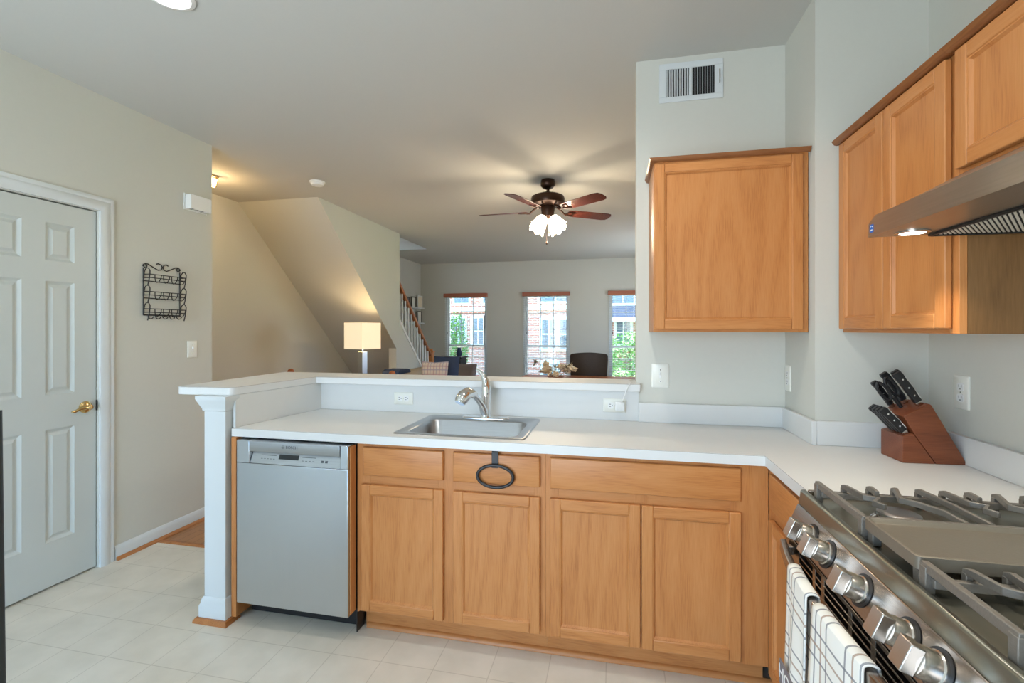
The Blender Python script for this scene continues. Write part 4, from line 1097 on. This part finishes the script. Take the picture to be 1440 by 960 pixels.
for k in range(4):
    ang = math.radians(225+12.1+k*90)
    d_ = Vector((math.cos(ang)*.62, math.sin(ang)*.62, -.78)).normalized()
    o0 = Vector((math.cos(ang)*.045, math.sin(ang)*.045, -.335))
    m = MB(); m.tube([o0-d_*.02, o0+d_*.03], [.012, .02], 12)
    arm = part('lamp_holder', m, 'fan_metal', fn, local=True)
    m = MB(); u_ = d_.orthogonal().normalized(); w_ = d_.cross(u_); rings = []
    for r_, t_, rip in ((.024, .020, 0), (.044, .036, 0), (.056, .070, 0), (.058, .100, .03), (.064, .130, .08), (.071, .148, .13)):
        rings.append([o0+d_*(t_+rip*.06*math.cos(6*2*PI*q/36))+(u_*math.cos(2*PI*q/36)+w_*math.sin(2*PI*q/36))*r_*(1+rip*math.cos(6*2*PI*q/36)) for q in range(36)])
    m.rings(rings, cap=(True, False))
    sh_ = part('glass_shade', m, 'glow_glass', arm, local=True)
    light('fan_bulb', 'POINT', Vector(fn.location)+o0+d_*.20, 11, (1, .82, .58), shadow_soft_size=.05)
m = MB(); m.tube([(.012, -.02, -.345), (.012, -.02, -.50)], .0012, 5); m.ell((.012, -.02, -.508), .010, .010, .011)
part('pull_chain', m, 'plate', fn, local=True)
m = MB(); m.tube([(-.006, -.03, -.345), (-.006, -.03, -.565)], .0012, 5); m.ell((-.006, -.03, -.582), .008, .008, .016)
part('pull_chain', m, 'fan_metal', fn, local=True)

# =================================================================== LIVING ROOM FURNITURE
# end table + lamp
et = thing('end_table', 'wooden end table under the stairs carrying the lit lamp', 'table', (-2.99, 5.2, 0))
part('tabletop', MB().box(-.26, .26, -.26, .26, .70, .73), 'wood_red', et, .004, local=True)
part('apron', MB().box(-.22, .22, -.22, .22, .62, .699), 'wood_red', et, .002, local=True)
for sx in (-1, 1):
    for sy in (-1, 1):
        m = MB(); m.box(sx*.2-.02, sx*.2+.02, sy*.2-.02, sy*.2+.02, .001, .62); part('leg', m, 'wood_red', et, .002, local=True)
lp = thing('table_lamp', 'lit table lamp with square cream shade on a steel column', 'lamp', (-2.99, 5.2, .7305), math.radians(45+28))
part('base', MB().box(-.07, .07, -.07, .07, 0, .018), 'chrome', lp, .003, local=True)
m = MB(); m.box(-.040, .040, -.040, .040, .018, .385)
part('column', m, 'steel_x', lp, .004, local=True)
m = MB(); m.cyl((0, 0, .385), (0, 0, .52), .008, n=12); m.lathe([(.016, .40), (.018, .44), (.012, .45)], n=16)
part('stem', m, 'chrome', lp, local=True)
m = MB(); s0, s1 = .150, .150; z0, z1 = .418, .735
m.rings([[Vector((x*s_, y*s_, z)) for x, y in ((-1, -1), (1, -1), (1, 1), (-1, 1))] for s_, z in ((s0-.003, z0), (s0, z0), (s1, z1), (s1-.003, z1), (s1-.003, z0+.002))], cap=(False, False))
part('lamp_shade', m, 'shade', lp, smooth=20, local=True)
light('lamp_bulb', 'POINT', (-2.99, 5.2, .7305+.60), 7, (1, .76, .45), shadow_soft_size=.05)

# wooden bench with ball finials beyond the bar
bn = thing('bench', 'wooden bench with round finials behind the bar, mostly hidden', 'bench', (-2.80, 4.42, 0))
bw = .59
for sx in (-1, 1):
    m = MB(); m.box(sx*bw-.024, sx*bw+.024, -.024, .024, .001, .885); m.lathe([(.018, .885), (.022, .892), (.016, .9)], (sx*bw, 0, 0), n=16); m.ell((sx*bw, 0, .930), .034, .034, .034)
    part('back_post', m, 'wood_red', bn, .002, local=True)
    m = MB(); m.box(sx*bw-.024, sx*bw+.024, .40, .448, .001, .42); part('front_leg', m, 'wood_red', bn, .002, local=True)
m = MB(); pts = []
for k in range(13):
    t = k/12; pts.append((-bw+.024+(2*bw-.048)*t, .84-.03*math.sin(PI*t)+.02))
m.prism([(x, z) for x, z in pts]+[(x, z-.07) for x, z in pts[::-1]], 'Y', -.012, .012)
part('top_rail', m, 'wood_red', bn, .003, local=True)
for k in range(9):
    x = -bw+.10+k*.12; m = MB(); m.box(x-.012, x+.012, -.008, .008, .44, .78); part('slat', m, 'wood_red', bn, local=True)
part('seat', MB().box(-bw-.02, bw+.02, -.024, .46, .4205, .45), 'wood_red', bn, .004, local=True)

# sofa along the stair wall
so = thing('sofa', 'beige sofa against the stair wall, only its back top showing over the bar', 'sofa', (-2.55, 6.46, 0))
part('base', MB().box(-.41, .40, -.95, .95, .08, .30), 'beige_f', so, .02, local=True)
part('back', MB().box(-.42, -.20, -.95, .95, .301, .80), 'beige_f', so, .05, local=True)
for s_ in (-1, 1): part('arm', MB().box(-.195, .40, s_*.95-.17 if s_ > 0 else -.95, s_*.95 if s_ > 0 else -.78, .301, .62), 'beige_f', so, .04, local=True)
for y0, y1 in ((-.775, -.005), (.005, .775)): part('seat_cushion', MB().box(-.195, .39, y0, y1, .302, .47), 'beige_f', so, .04, local=True)
for sx in (-.36, .35):
    for sy in (-.88, .88): part('foot', MB().box(sx-.025, sx+.025, sy-.025, sy+.025, .001, .08), 'black', so, local=True)
def pillow(name, label, loc, w, h, t, rx, rz, mt, cat='pillow'):
    o = bpy.data.objects.new(name, None)
    bm = bmesh.new(); uvl = bm.loops.layers.uv.new('UVMap'); n = 12
    V = {}
    for sgn in (1, -1):
        for i in range(n+1):
            for j in range(n+1):
                u, v = i/n*2-1, j/n*2-1
                edge = (1-u**4)*(1-v**4)
                if edge < 1e-6 and sgn == -1: V[(sgn, i, j)] = V[(1, i, j)]; continue
                k_ = 1-.06*(1-abs(u))*abs(v)**2-.0
                k2 = 1-.06*(1-abs(v))*abs(u)**2
                V[(sgn, i, j)] = bm.verts.new((u*w/2*k2, sgn*t/2*edge**.5, v*h/2*k_))
        for i in range(n):
            for j in range(n):
                q = [(sgn, i, j), (sgn, i+1, j), (sgn, i+1, j+1), (sgn, i, j+1)]
                vs = [V[x] for x in q]
                if len(set(vs)) < 4: continue
                f = bm.faces.new(vs)
                for lp_, x in zip(f.loops, q): lp_[uvl].uv = (x[1]/n*w, x[2]/n*h)
    mb = MB(); mb.bm.free(); mb.bm = bm
    ob = finish(name, mb, mt, None, 0, 60); bpy.data.objects.remove(o)
    ob.location = loc; ob.rotation_euler = (rx, 0, rz)
    return tag(ob, label, cat)
pillow('throw_pillow', 'patterned pinkish throw pillow on the sofa below the stair railing', (-2.30, 5.80, .725), .36, .48, .13, math.radians(-12), math.radians(8), 'cushion')
pillow('throw_pillow', 'navy throw pillow leaning behind the patterned pillow', (-2.20, 5.97, .755), .36, .54, .12, math.radians(-10), math.radians(4), 'navy')
pillow('throw_pillow', 'grey pointed throw pillow at the window end of the sofa', (-2.235, 6.95, .675), .36, .36, .12, math.radians(-12), math.radians(-10), 'grey_f')
m = MB(); bm = m.bm
pts = [(5.56, .8015), (5.58, .845), (5.64, .866), (5.74, .852), (5.84, .860), (5.92, .845), (5.95, .8015)]
m.prism(pts, 'X', -2.93, -2.69)
tag(finish('throw_blanket', m, 'navy', None, .012), 'folded navy throw on the sofa back beside the lamp', 'blanket')

# black console under the first window
de = thing('console', 'black console table under the first far window', 'table', (-2.90, 8.2, 0))
part('tabletop', MB().box(-.24, .24, -.2, .2, .86, .89), 'black', de, .003, local=True)
part('drawer_case', MB().box(-.22, .22, -.18, .18, .735, .859), 'black', de, .003, local=True)
for sx in (-1, 1):
    for sy in (-1, 1): part('leg', MB().box(sx*.20-.02, sx*.20+.02, sy*.16-.02, sy*.16+.02, .001, .735), 'black', de, local=True)
m = MB(); m.lathe([(.035, 0), (.05, .03), (.055, .07), (.035, .12), (.028, .15), (.034, .16)], (-2.74, 8.12, .8905), n=20)
tag(finish('vase', m, 'navy', None), 'small blue vase on the black console', 'vase')

# dining table, chair, dried flowers
dt = thing('dining_table', 'reddish wooden dining table beyond the bar under the dried flowers', 'table', (-.45, 6.05, 0))
part('tabletop', MB().prism(rounded_rect(-.75, .75, -.42, .42, .05), 'Z', .715, .75), 'wood_red', dt, .004, local=True)
part('apron', MB().box(-.64, .64, -.33, .33, .63, .7145), 'wood_red', dt, .002, local=True)
for sx in (-1, 1):
    for sy in (-1, 1):
        m = MB(); m.lathe([(.022, .001), (.026, .1), (.032, .5), (.034, .629)], (sx*.6, sy*.29, 0), n=14); part('leg', m, 'wood_red', dt, local=True)
dc = thing('dining_chair', 'dark brown leather high-backed chair in front of the far windows', 'chair', (-.34, 6.72, 0), math.radians(0))
m = MB(); NB = []
for z, hw in ((.47, .235), (.6, .25), (.8, .262), (.95, .272), (1.005, .270), (1.030, .255)):
    row = []
    for k in range(13):
        u = k/12*2-1; row.append(Vector((u*hw, .03+.05*(1-u*u)-.0*(z-.47)+.06*(z-.47), z+(.018*(1-u*u) if z > .9 else 0))))
    back = [p+Vector((0, .065, 0)) for p in row[::-1]]
    NB.append(row+back)
m.rings(NB)
part('backrest', m, 'leather', dc, .012, local=True)
part('seat', MB().box(-.25, .25, -.40, .06, .40, .48), 'leather', dc, .03, local=True)
for sx in (-1, 1):
    for sy in (-.36, .08): part('leg', MB().box(sx*.22-.02, sx*.22+.02, sy-.02, sy+.02, .001, .40), 'black', dc, local=True)
fl = thing('dried_flowers', 'bunch of cream dried flowers on the dining table', 'flowers', (-.72, 5.98, .7505))
part('bowl', MB().lathe([(.05, 0), (.09, .015), (.11, .032), (.105, .034), (.08, .02), (.03, .012)], n=28), 'wood_red', fl, local=True)
rnd = random.Random(3)
m = MB(); st = MB(); lf = MB()
def petal(mb, c_, d_, L_, w_):
    d_ = d_.normalized(); s_ = d_.orthogonal().normalized(); s_ = Matrix.Rotation(rnd.random()*6, 3, d_) @ s_; nn = d_.cross(s_)
    a_ = [c_, c_+d_*L_*.4+s_*w_, c_+d_*L_+nn*L_*.15, c_+d_*L_*.4-s_*w_, c_+d_*L_*.45+nn*L_*.18]
    v = [mb.bm.verts.new(p) for p in a_]
    for f in ((0, 1, 4), (1, 2, 4), (2, 3, 4), (3, 0, 4)): mb.face([v[i] for i in f])
for k in range(15):
    x = -.22+.46*rnd.random(); y = (rnd.random()-.5)*.16; z = .06+.12*rnd.random()
    c_ = Vector((x, y, z)); st.tube([(x*.3, y*.3, .035), (x*.7, y*.7, z*.6+.02), c_], .003, 5)
    for q in range(13):
        d_ = Vector((rnd.uniform(-1, 1), rnd.uniform(-1, 1), rnd.uniform(-.3, 1)))
        petal(m, c_, d_, .066, .024)
for k in range(8):
    a_ = rnd.uniform(0, 6.28); tip = Vector((-.04+.24*math.cos(a_), .1*math.sin(a_), .16+.07*rnd.random()))
    st.tube([(0, 0, .035), tip*.5+Vector((0, 0, .03)), tip], .0025, 5)
    for q in range(6): petal(lf, tip-Vector((0, 0, .012*q)), Vector((rnd.uniform(-1, 1), rnd.uniform(-1, 1), .5)), .04, .010)
part('blossoms', m, 'petal', fl, local=True); part('stems', st, 'leafb', fl, local=True); part('leaves', lf, 'leafb', fl, local=True)

# picture ledges on the stair wall
for k, z in enumerate((1.80, 1.49)):
    sh_ = thing('picture_ledge', ['upper white picture ledge on the wall behind the stair railing', 'lower white picture ledge on the wall behind the stair railing'][k], 'shelf', (XH, 8.72, z))
    part('shelf_board', MB().box(.0005, .10, -.45, .45, 0, .018), 'trim', sh_, .002, local=True)
    part('lip', MB().box(.088, .10, -.45, .45, .018, .035), 'trim', sh_, .001, local=True)
def picture(label, y, z, w, h, fm, im):
    o = thing('framed_picture', label, 'picture', (XH+.05, y, z+.0185))
    m = MB(); t = .018
    m.box(0, .014, -w/2, w/2, 0, t); m.box(0, .014, -w/2, w/2, h-t, h); m.box(0, .014, -w/2, -w/2+t, t, h-t); m.box(0, .014, w/2-t, w/2, t, h-t)
    part('frame', m, fm, o, .001, local=True)
    part('print', MB().box(.002, .006, -w/2+t, w/2-t, t, h-t), im, o, local=True)
picture('white framed print at the window end of the upper ledge', 9.03, 1.80, .24, .26, 'white', 'petal')
picture('black framed print in the middle of the upper ledge', 8.72, 1.80, .20, .22, 'black', 'plate')
picture('dark framed print at the near end of the upper ledge', 8.42, 1.80, .22, .20, 'black', 'grey_f')
picture('black framed print at the window end of the lower ledge', 9.0, 1.49, .22, .25, 'black', 'plate')
picture('blue print standing at the near end of the lower ledge', 8.5, 1.49, .26, .22, 'white', 'navy')

# blinds
for i, (a, b) in enumerate(WIN):
    bl = thing('window_blind', ['raised-slat white blind with wooden valance on the far window nearest the stairs', 'raised-slat white blind with wooden valance on the middle far window', 'raised-slat white blind with wooden valance on the far window behind the dark chair'][i],
               'blind', ((a+b)/2, YW-.03, 1.3), 0)
    part('valance', MB().box(a-.012, b+.012, YW-.075, YW-.002, 2.045, 2.122), 'wallnut_bl', bl, .004)
    m = MB(); n = 0; z = 2.03
    while z > .36:
        m.box(a+.006, b-.006, YW-.055, YW-.009, z-.0014, z+.0014); z -= .046
    part('slats', m, 'white', bl)
    part('bottom_rail', MB().box(a+.006, b-.006, YW-.055, YW-.009, .325, .345), 'white', bl, .002)
    m = MB()
    for x in (a+.12, (a+b)/2, b-.12):
        for yy in (YW-.057, YW-.007): m.box(x-.0012, x+.0012, yy-.0005, yy+.0005, .345, 2.045)
    part('ladder_cord', m, 'white', bl)
    m = MB(); m.tube([(a+.07, YW-.066, 2.05), (a+.07, YW-.066, 1.34)], .0015, 5); m.lathe([(.004, 0), (.010, .012), (.007, .045), (.002, .05)], (a+.07, YW-.066, 1.29), n=10)
    part('pull_cord', m, 'black', bl)

# dark bin at the left border
tb = thing('waste_bin', 'dark slate upright bin cut off by the left picture border', 'bin', (-1.605, .64, 0))
m = MB(); m.rings([[Vector((x, y, z)) for x, y in rounded_rect(-.02+e, .267-e*.75, -.10+e, .16, .010)] for e, z in ((.0, .001), (.004, .30), (.026, 1.20))])
part('body', m, 'dark', tb, smooth=30, local=True)
m = MB(); m.rings([[Vector((x, y, z)) for x, y in rounded_rect(.010+e, .238-e, -.07+e, .145-e, .02)] for e, z in ((.0, 1.2003), (0, 1.235), (.02, 1.25))])
part('lid', m, 'dark', tb, smooth=30, local=True)

# =================================================================== OUTSIDE
struct('ground_outside', MB().box(-30, 30, YW+.3, 60, -1.3, -1.1), 'lawn', 'green lawn outside beyond the windows', 'ground')
YE = 21.0
struct('ground_bounce_slab', MB().box(-12, 9, YW+.16, 12.6, -1.1, -.25), 'lam', 'unseen pale slab added below the far windows to bounce sunlight inside', 'ground')  # reflector slab added below the sight line to throw sunlight onto the ceiling
def building(label, x0, x1, ye, ztop, wins, band=True, roof=True):
    o = thing('townhouse', label, 'building', ((x0+x1)/2, ye+4, -1.1))
    part('brick_wall', MB().box(x0, x1, ye, ye+8, -1.1, ztop), 'brick', o)
    if band: part('white_band', MB().box(x0-.02, x1+.02, ye-.08, ye, 2.24, 2.44), 'trim', o)
    part('roof', MB().prism([(ye, ztop), (ye+8, ztop), (ye+4, ztop+2.4)], 'X', x0, x1), 'roofs', o)
    for (a, b, z0, z1) in wins:
        m = MB(); t = .11
        m.box(a-t, a, ye-.06, ye-.001, z0-t, z1+t); m.box(b, b+t, ye-.06, ye-.001, z0-t, z1+t); m.box(a, b, ye-.06, ye-.001, z1, z1+t*1.4); m.box(a, b, ye-.09, ye-.001, z0-t, z0)
        m.box((a+b)/2-.025, (a+b)/2+.025, ye-.05, ye-.001, z0, z1); m.box(a, b, ye-.045, ye-.001, (z0+z1)/2-.03, (z0+z1)/2+.03)
        w = part('window', m, 'trim', o)
        part('pane', MB().box(a, b, ye-.02, ye-.001, z0, z1), 'win_dk', w)
    return o
building('pale brick townhouse with white windows across the street, seen in the first far window', -13, -4.45, YE+.0, 8.5,
         [(-7.45, -6.80, .70, 1.90), (-6.40, -5.90, .70, 1.90), (-5.75, -5.25, .70, 1.90), (-7.3, -6.6, 2.62, 4.2), (-5.9, -5.0, 2.62, 4.2), (-10, -9, .7, 1.9), (-10, -9, 2.62, 4.2)])
building('brick townhouse with projecting pier across the street, seen in the middle far window', -4.35, -1.3, YE-.6, 8.7,
         [(-3.05, -2.45, .55, 1.80), (-2.25, -1.65, .55, 1.80), (-3.15, -1.75, 2.62, 4.2), (-3.0, -2.4, -1.0, -.1)])
building('brick townhouse behind the grey porch roof, seen in the window behind the chair', -1.15, 9, YE+.4, 8.3,
         [(-.05, .9, 2.55, 4.2), (1.4, 2.2, 2.55, 4.2), (.15, .75, .75, 1.75), (1.4, 2.2, .75, 1.75)], band=False)
pr = thing('porch', 'white porch with grey shingled roof on the far right townhouse', 'porch', (1.5, YE-.5, -1.1))
part('roof', MB().prism([(YE-1.0, 1.85), (YE+.30, 2.42), (YE+.30, 1.85)], 'X', -.3, 5), 'roofs', pr)
part('fascia', MB().box(-.3, 5, YE-1.04, YE-1.001, 1.72, 1.88), 'trim', pr)
for x in (-.2, 2.0, 4.8): part('column', MB().box(x-.08, x+.08, YE-.95, YE-.79, -1.099, 1.849), 'trim', pr)
def tree(name, label, x, y, z0, hgt, w, n, seed, cat):
    o = thing(name, label, cat, (x, y, z0)); r_ = random.Random(seed)
    m = MB(); m.tube([(0, 0, 0), (.02, 0, hgt*.4), (0, .03, hgt*.85)], [.05, .04, .015], 8)
    for k in range(6):
        a_ = k*1.05; zz = hgt*(.3+.08*k); m.tube([(0, 0, zz), (w*.3*math.cos(a_), w*.3*math.sin(a_), zz+hgt*.12)], [.02, .008], 6)
    part('trunk', m, 'bark', o, local=True)
    m = MB()
    for k in range(n):
        while True:
            p = Vector((r_.uniform(-1, 1), r_.uniform(-1, 1), r_.uniform(-1, 1)))
            if .25 < p.length < 1: break
        p = Vector((p.x*w*.5, p.y*w*.5, hgt*.58+p.z*hgt*.44)); s_ = r_.uniform(.035, .075)
        R_ = Matrix.Rotation(r_.uniform(0, 6.3), 3, 'Z') @ Matrix.Rotation(r_.uniform(-1, 1), 3, 'X') @ Matrix.Rotation(r_.uniform(-1, 1), 3, 'Y')
        v = [m.bm.verts.new(p+R_ @ Vector(q)) for q in ((-s_, 0, 0), (0, -s_*.55, s_*.15), (s_, 0, 0), (0, s_*.55, s_*.15))]
        m.face([v[0], v[1], v[2]]); m.face([v[0], v[2], v[3]])
    part('foliage', m, 'leaf', o, local=True)
tree('tree', 'slim green tree outside the far window nearest the stairs', -5.85, 17.0, -1.1, 3.1, 1.0, 1500, 1, 'tree')
tree('bush', 'round green shrub outside the far window behind the chair', .55, 16.0, -1.1, 2.4, 1.9, 2200, 2, 'shrub')
tree('bush', 'low green shrub in front of the larger one outside the window behind the chair', .15, 13.9, -1.1, 1.35, 1.4, 1200, 5, 'shrub')
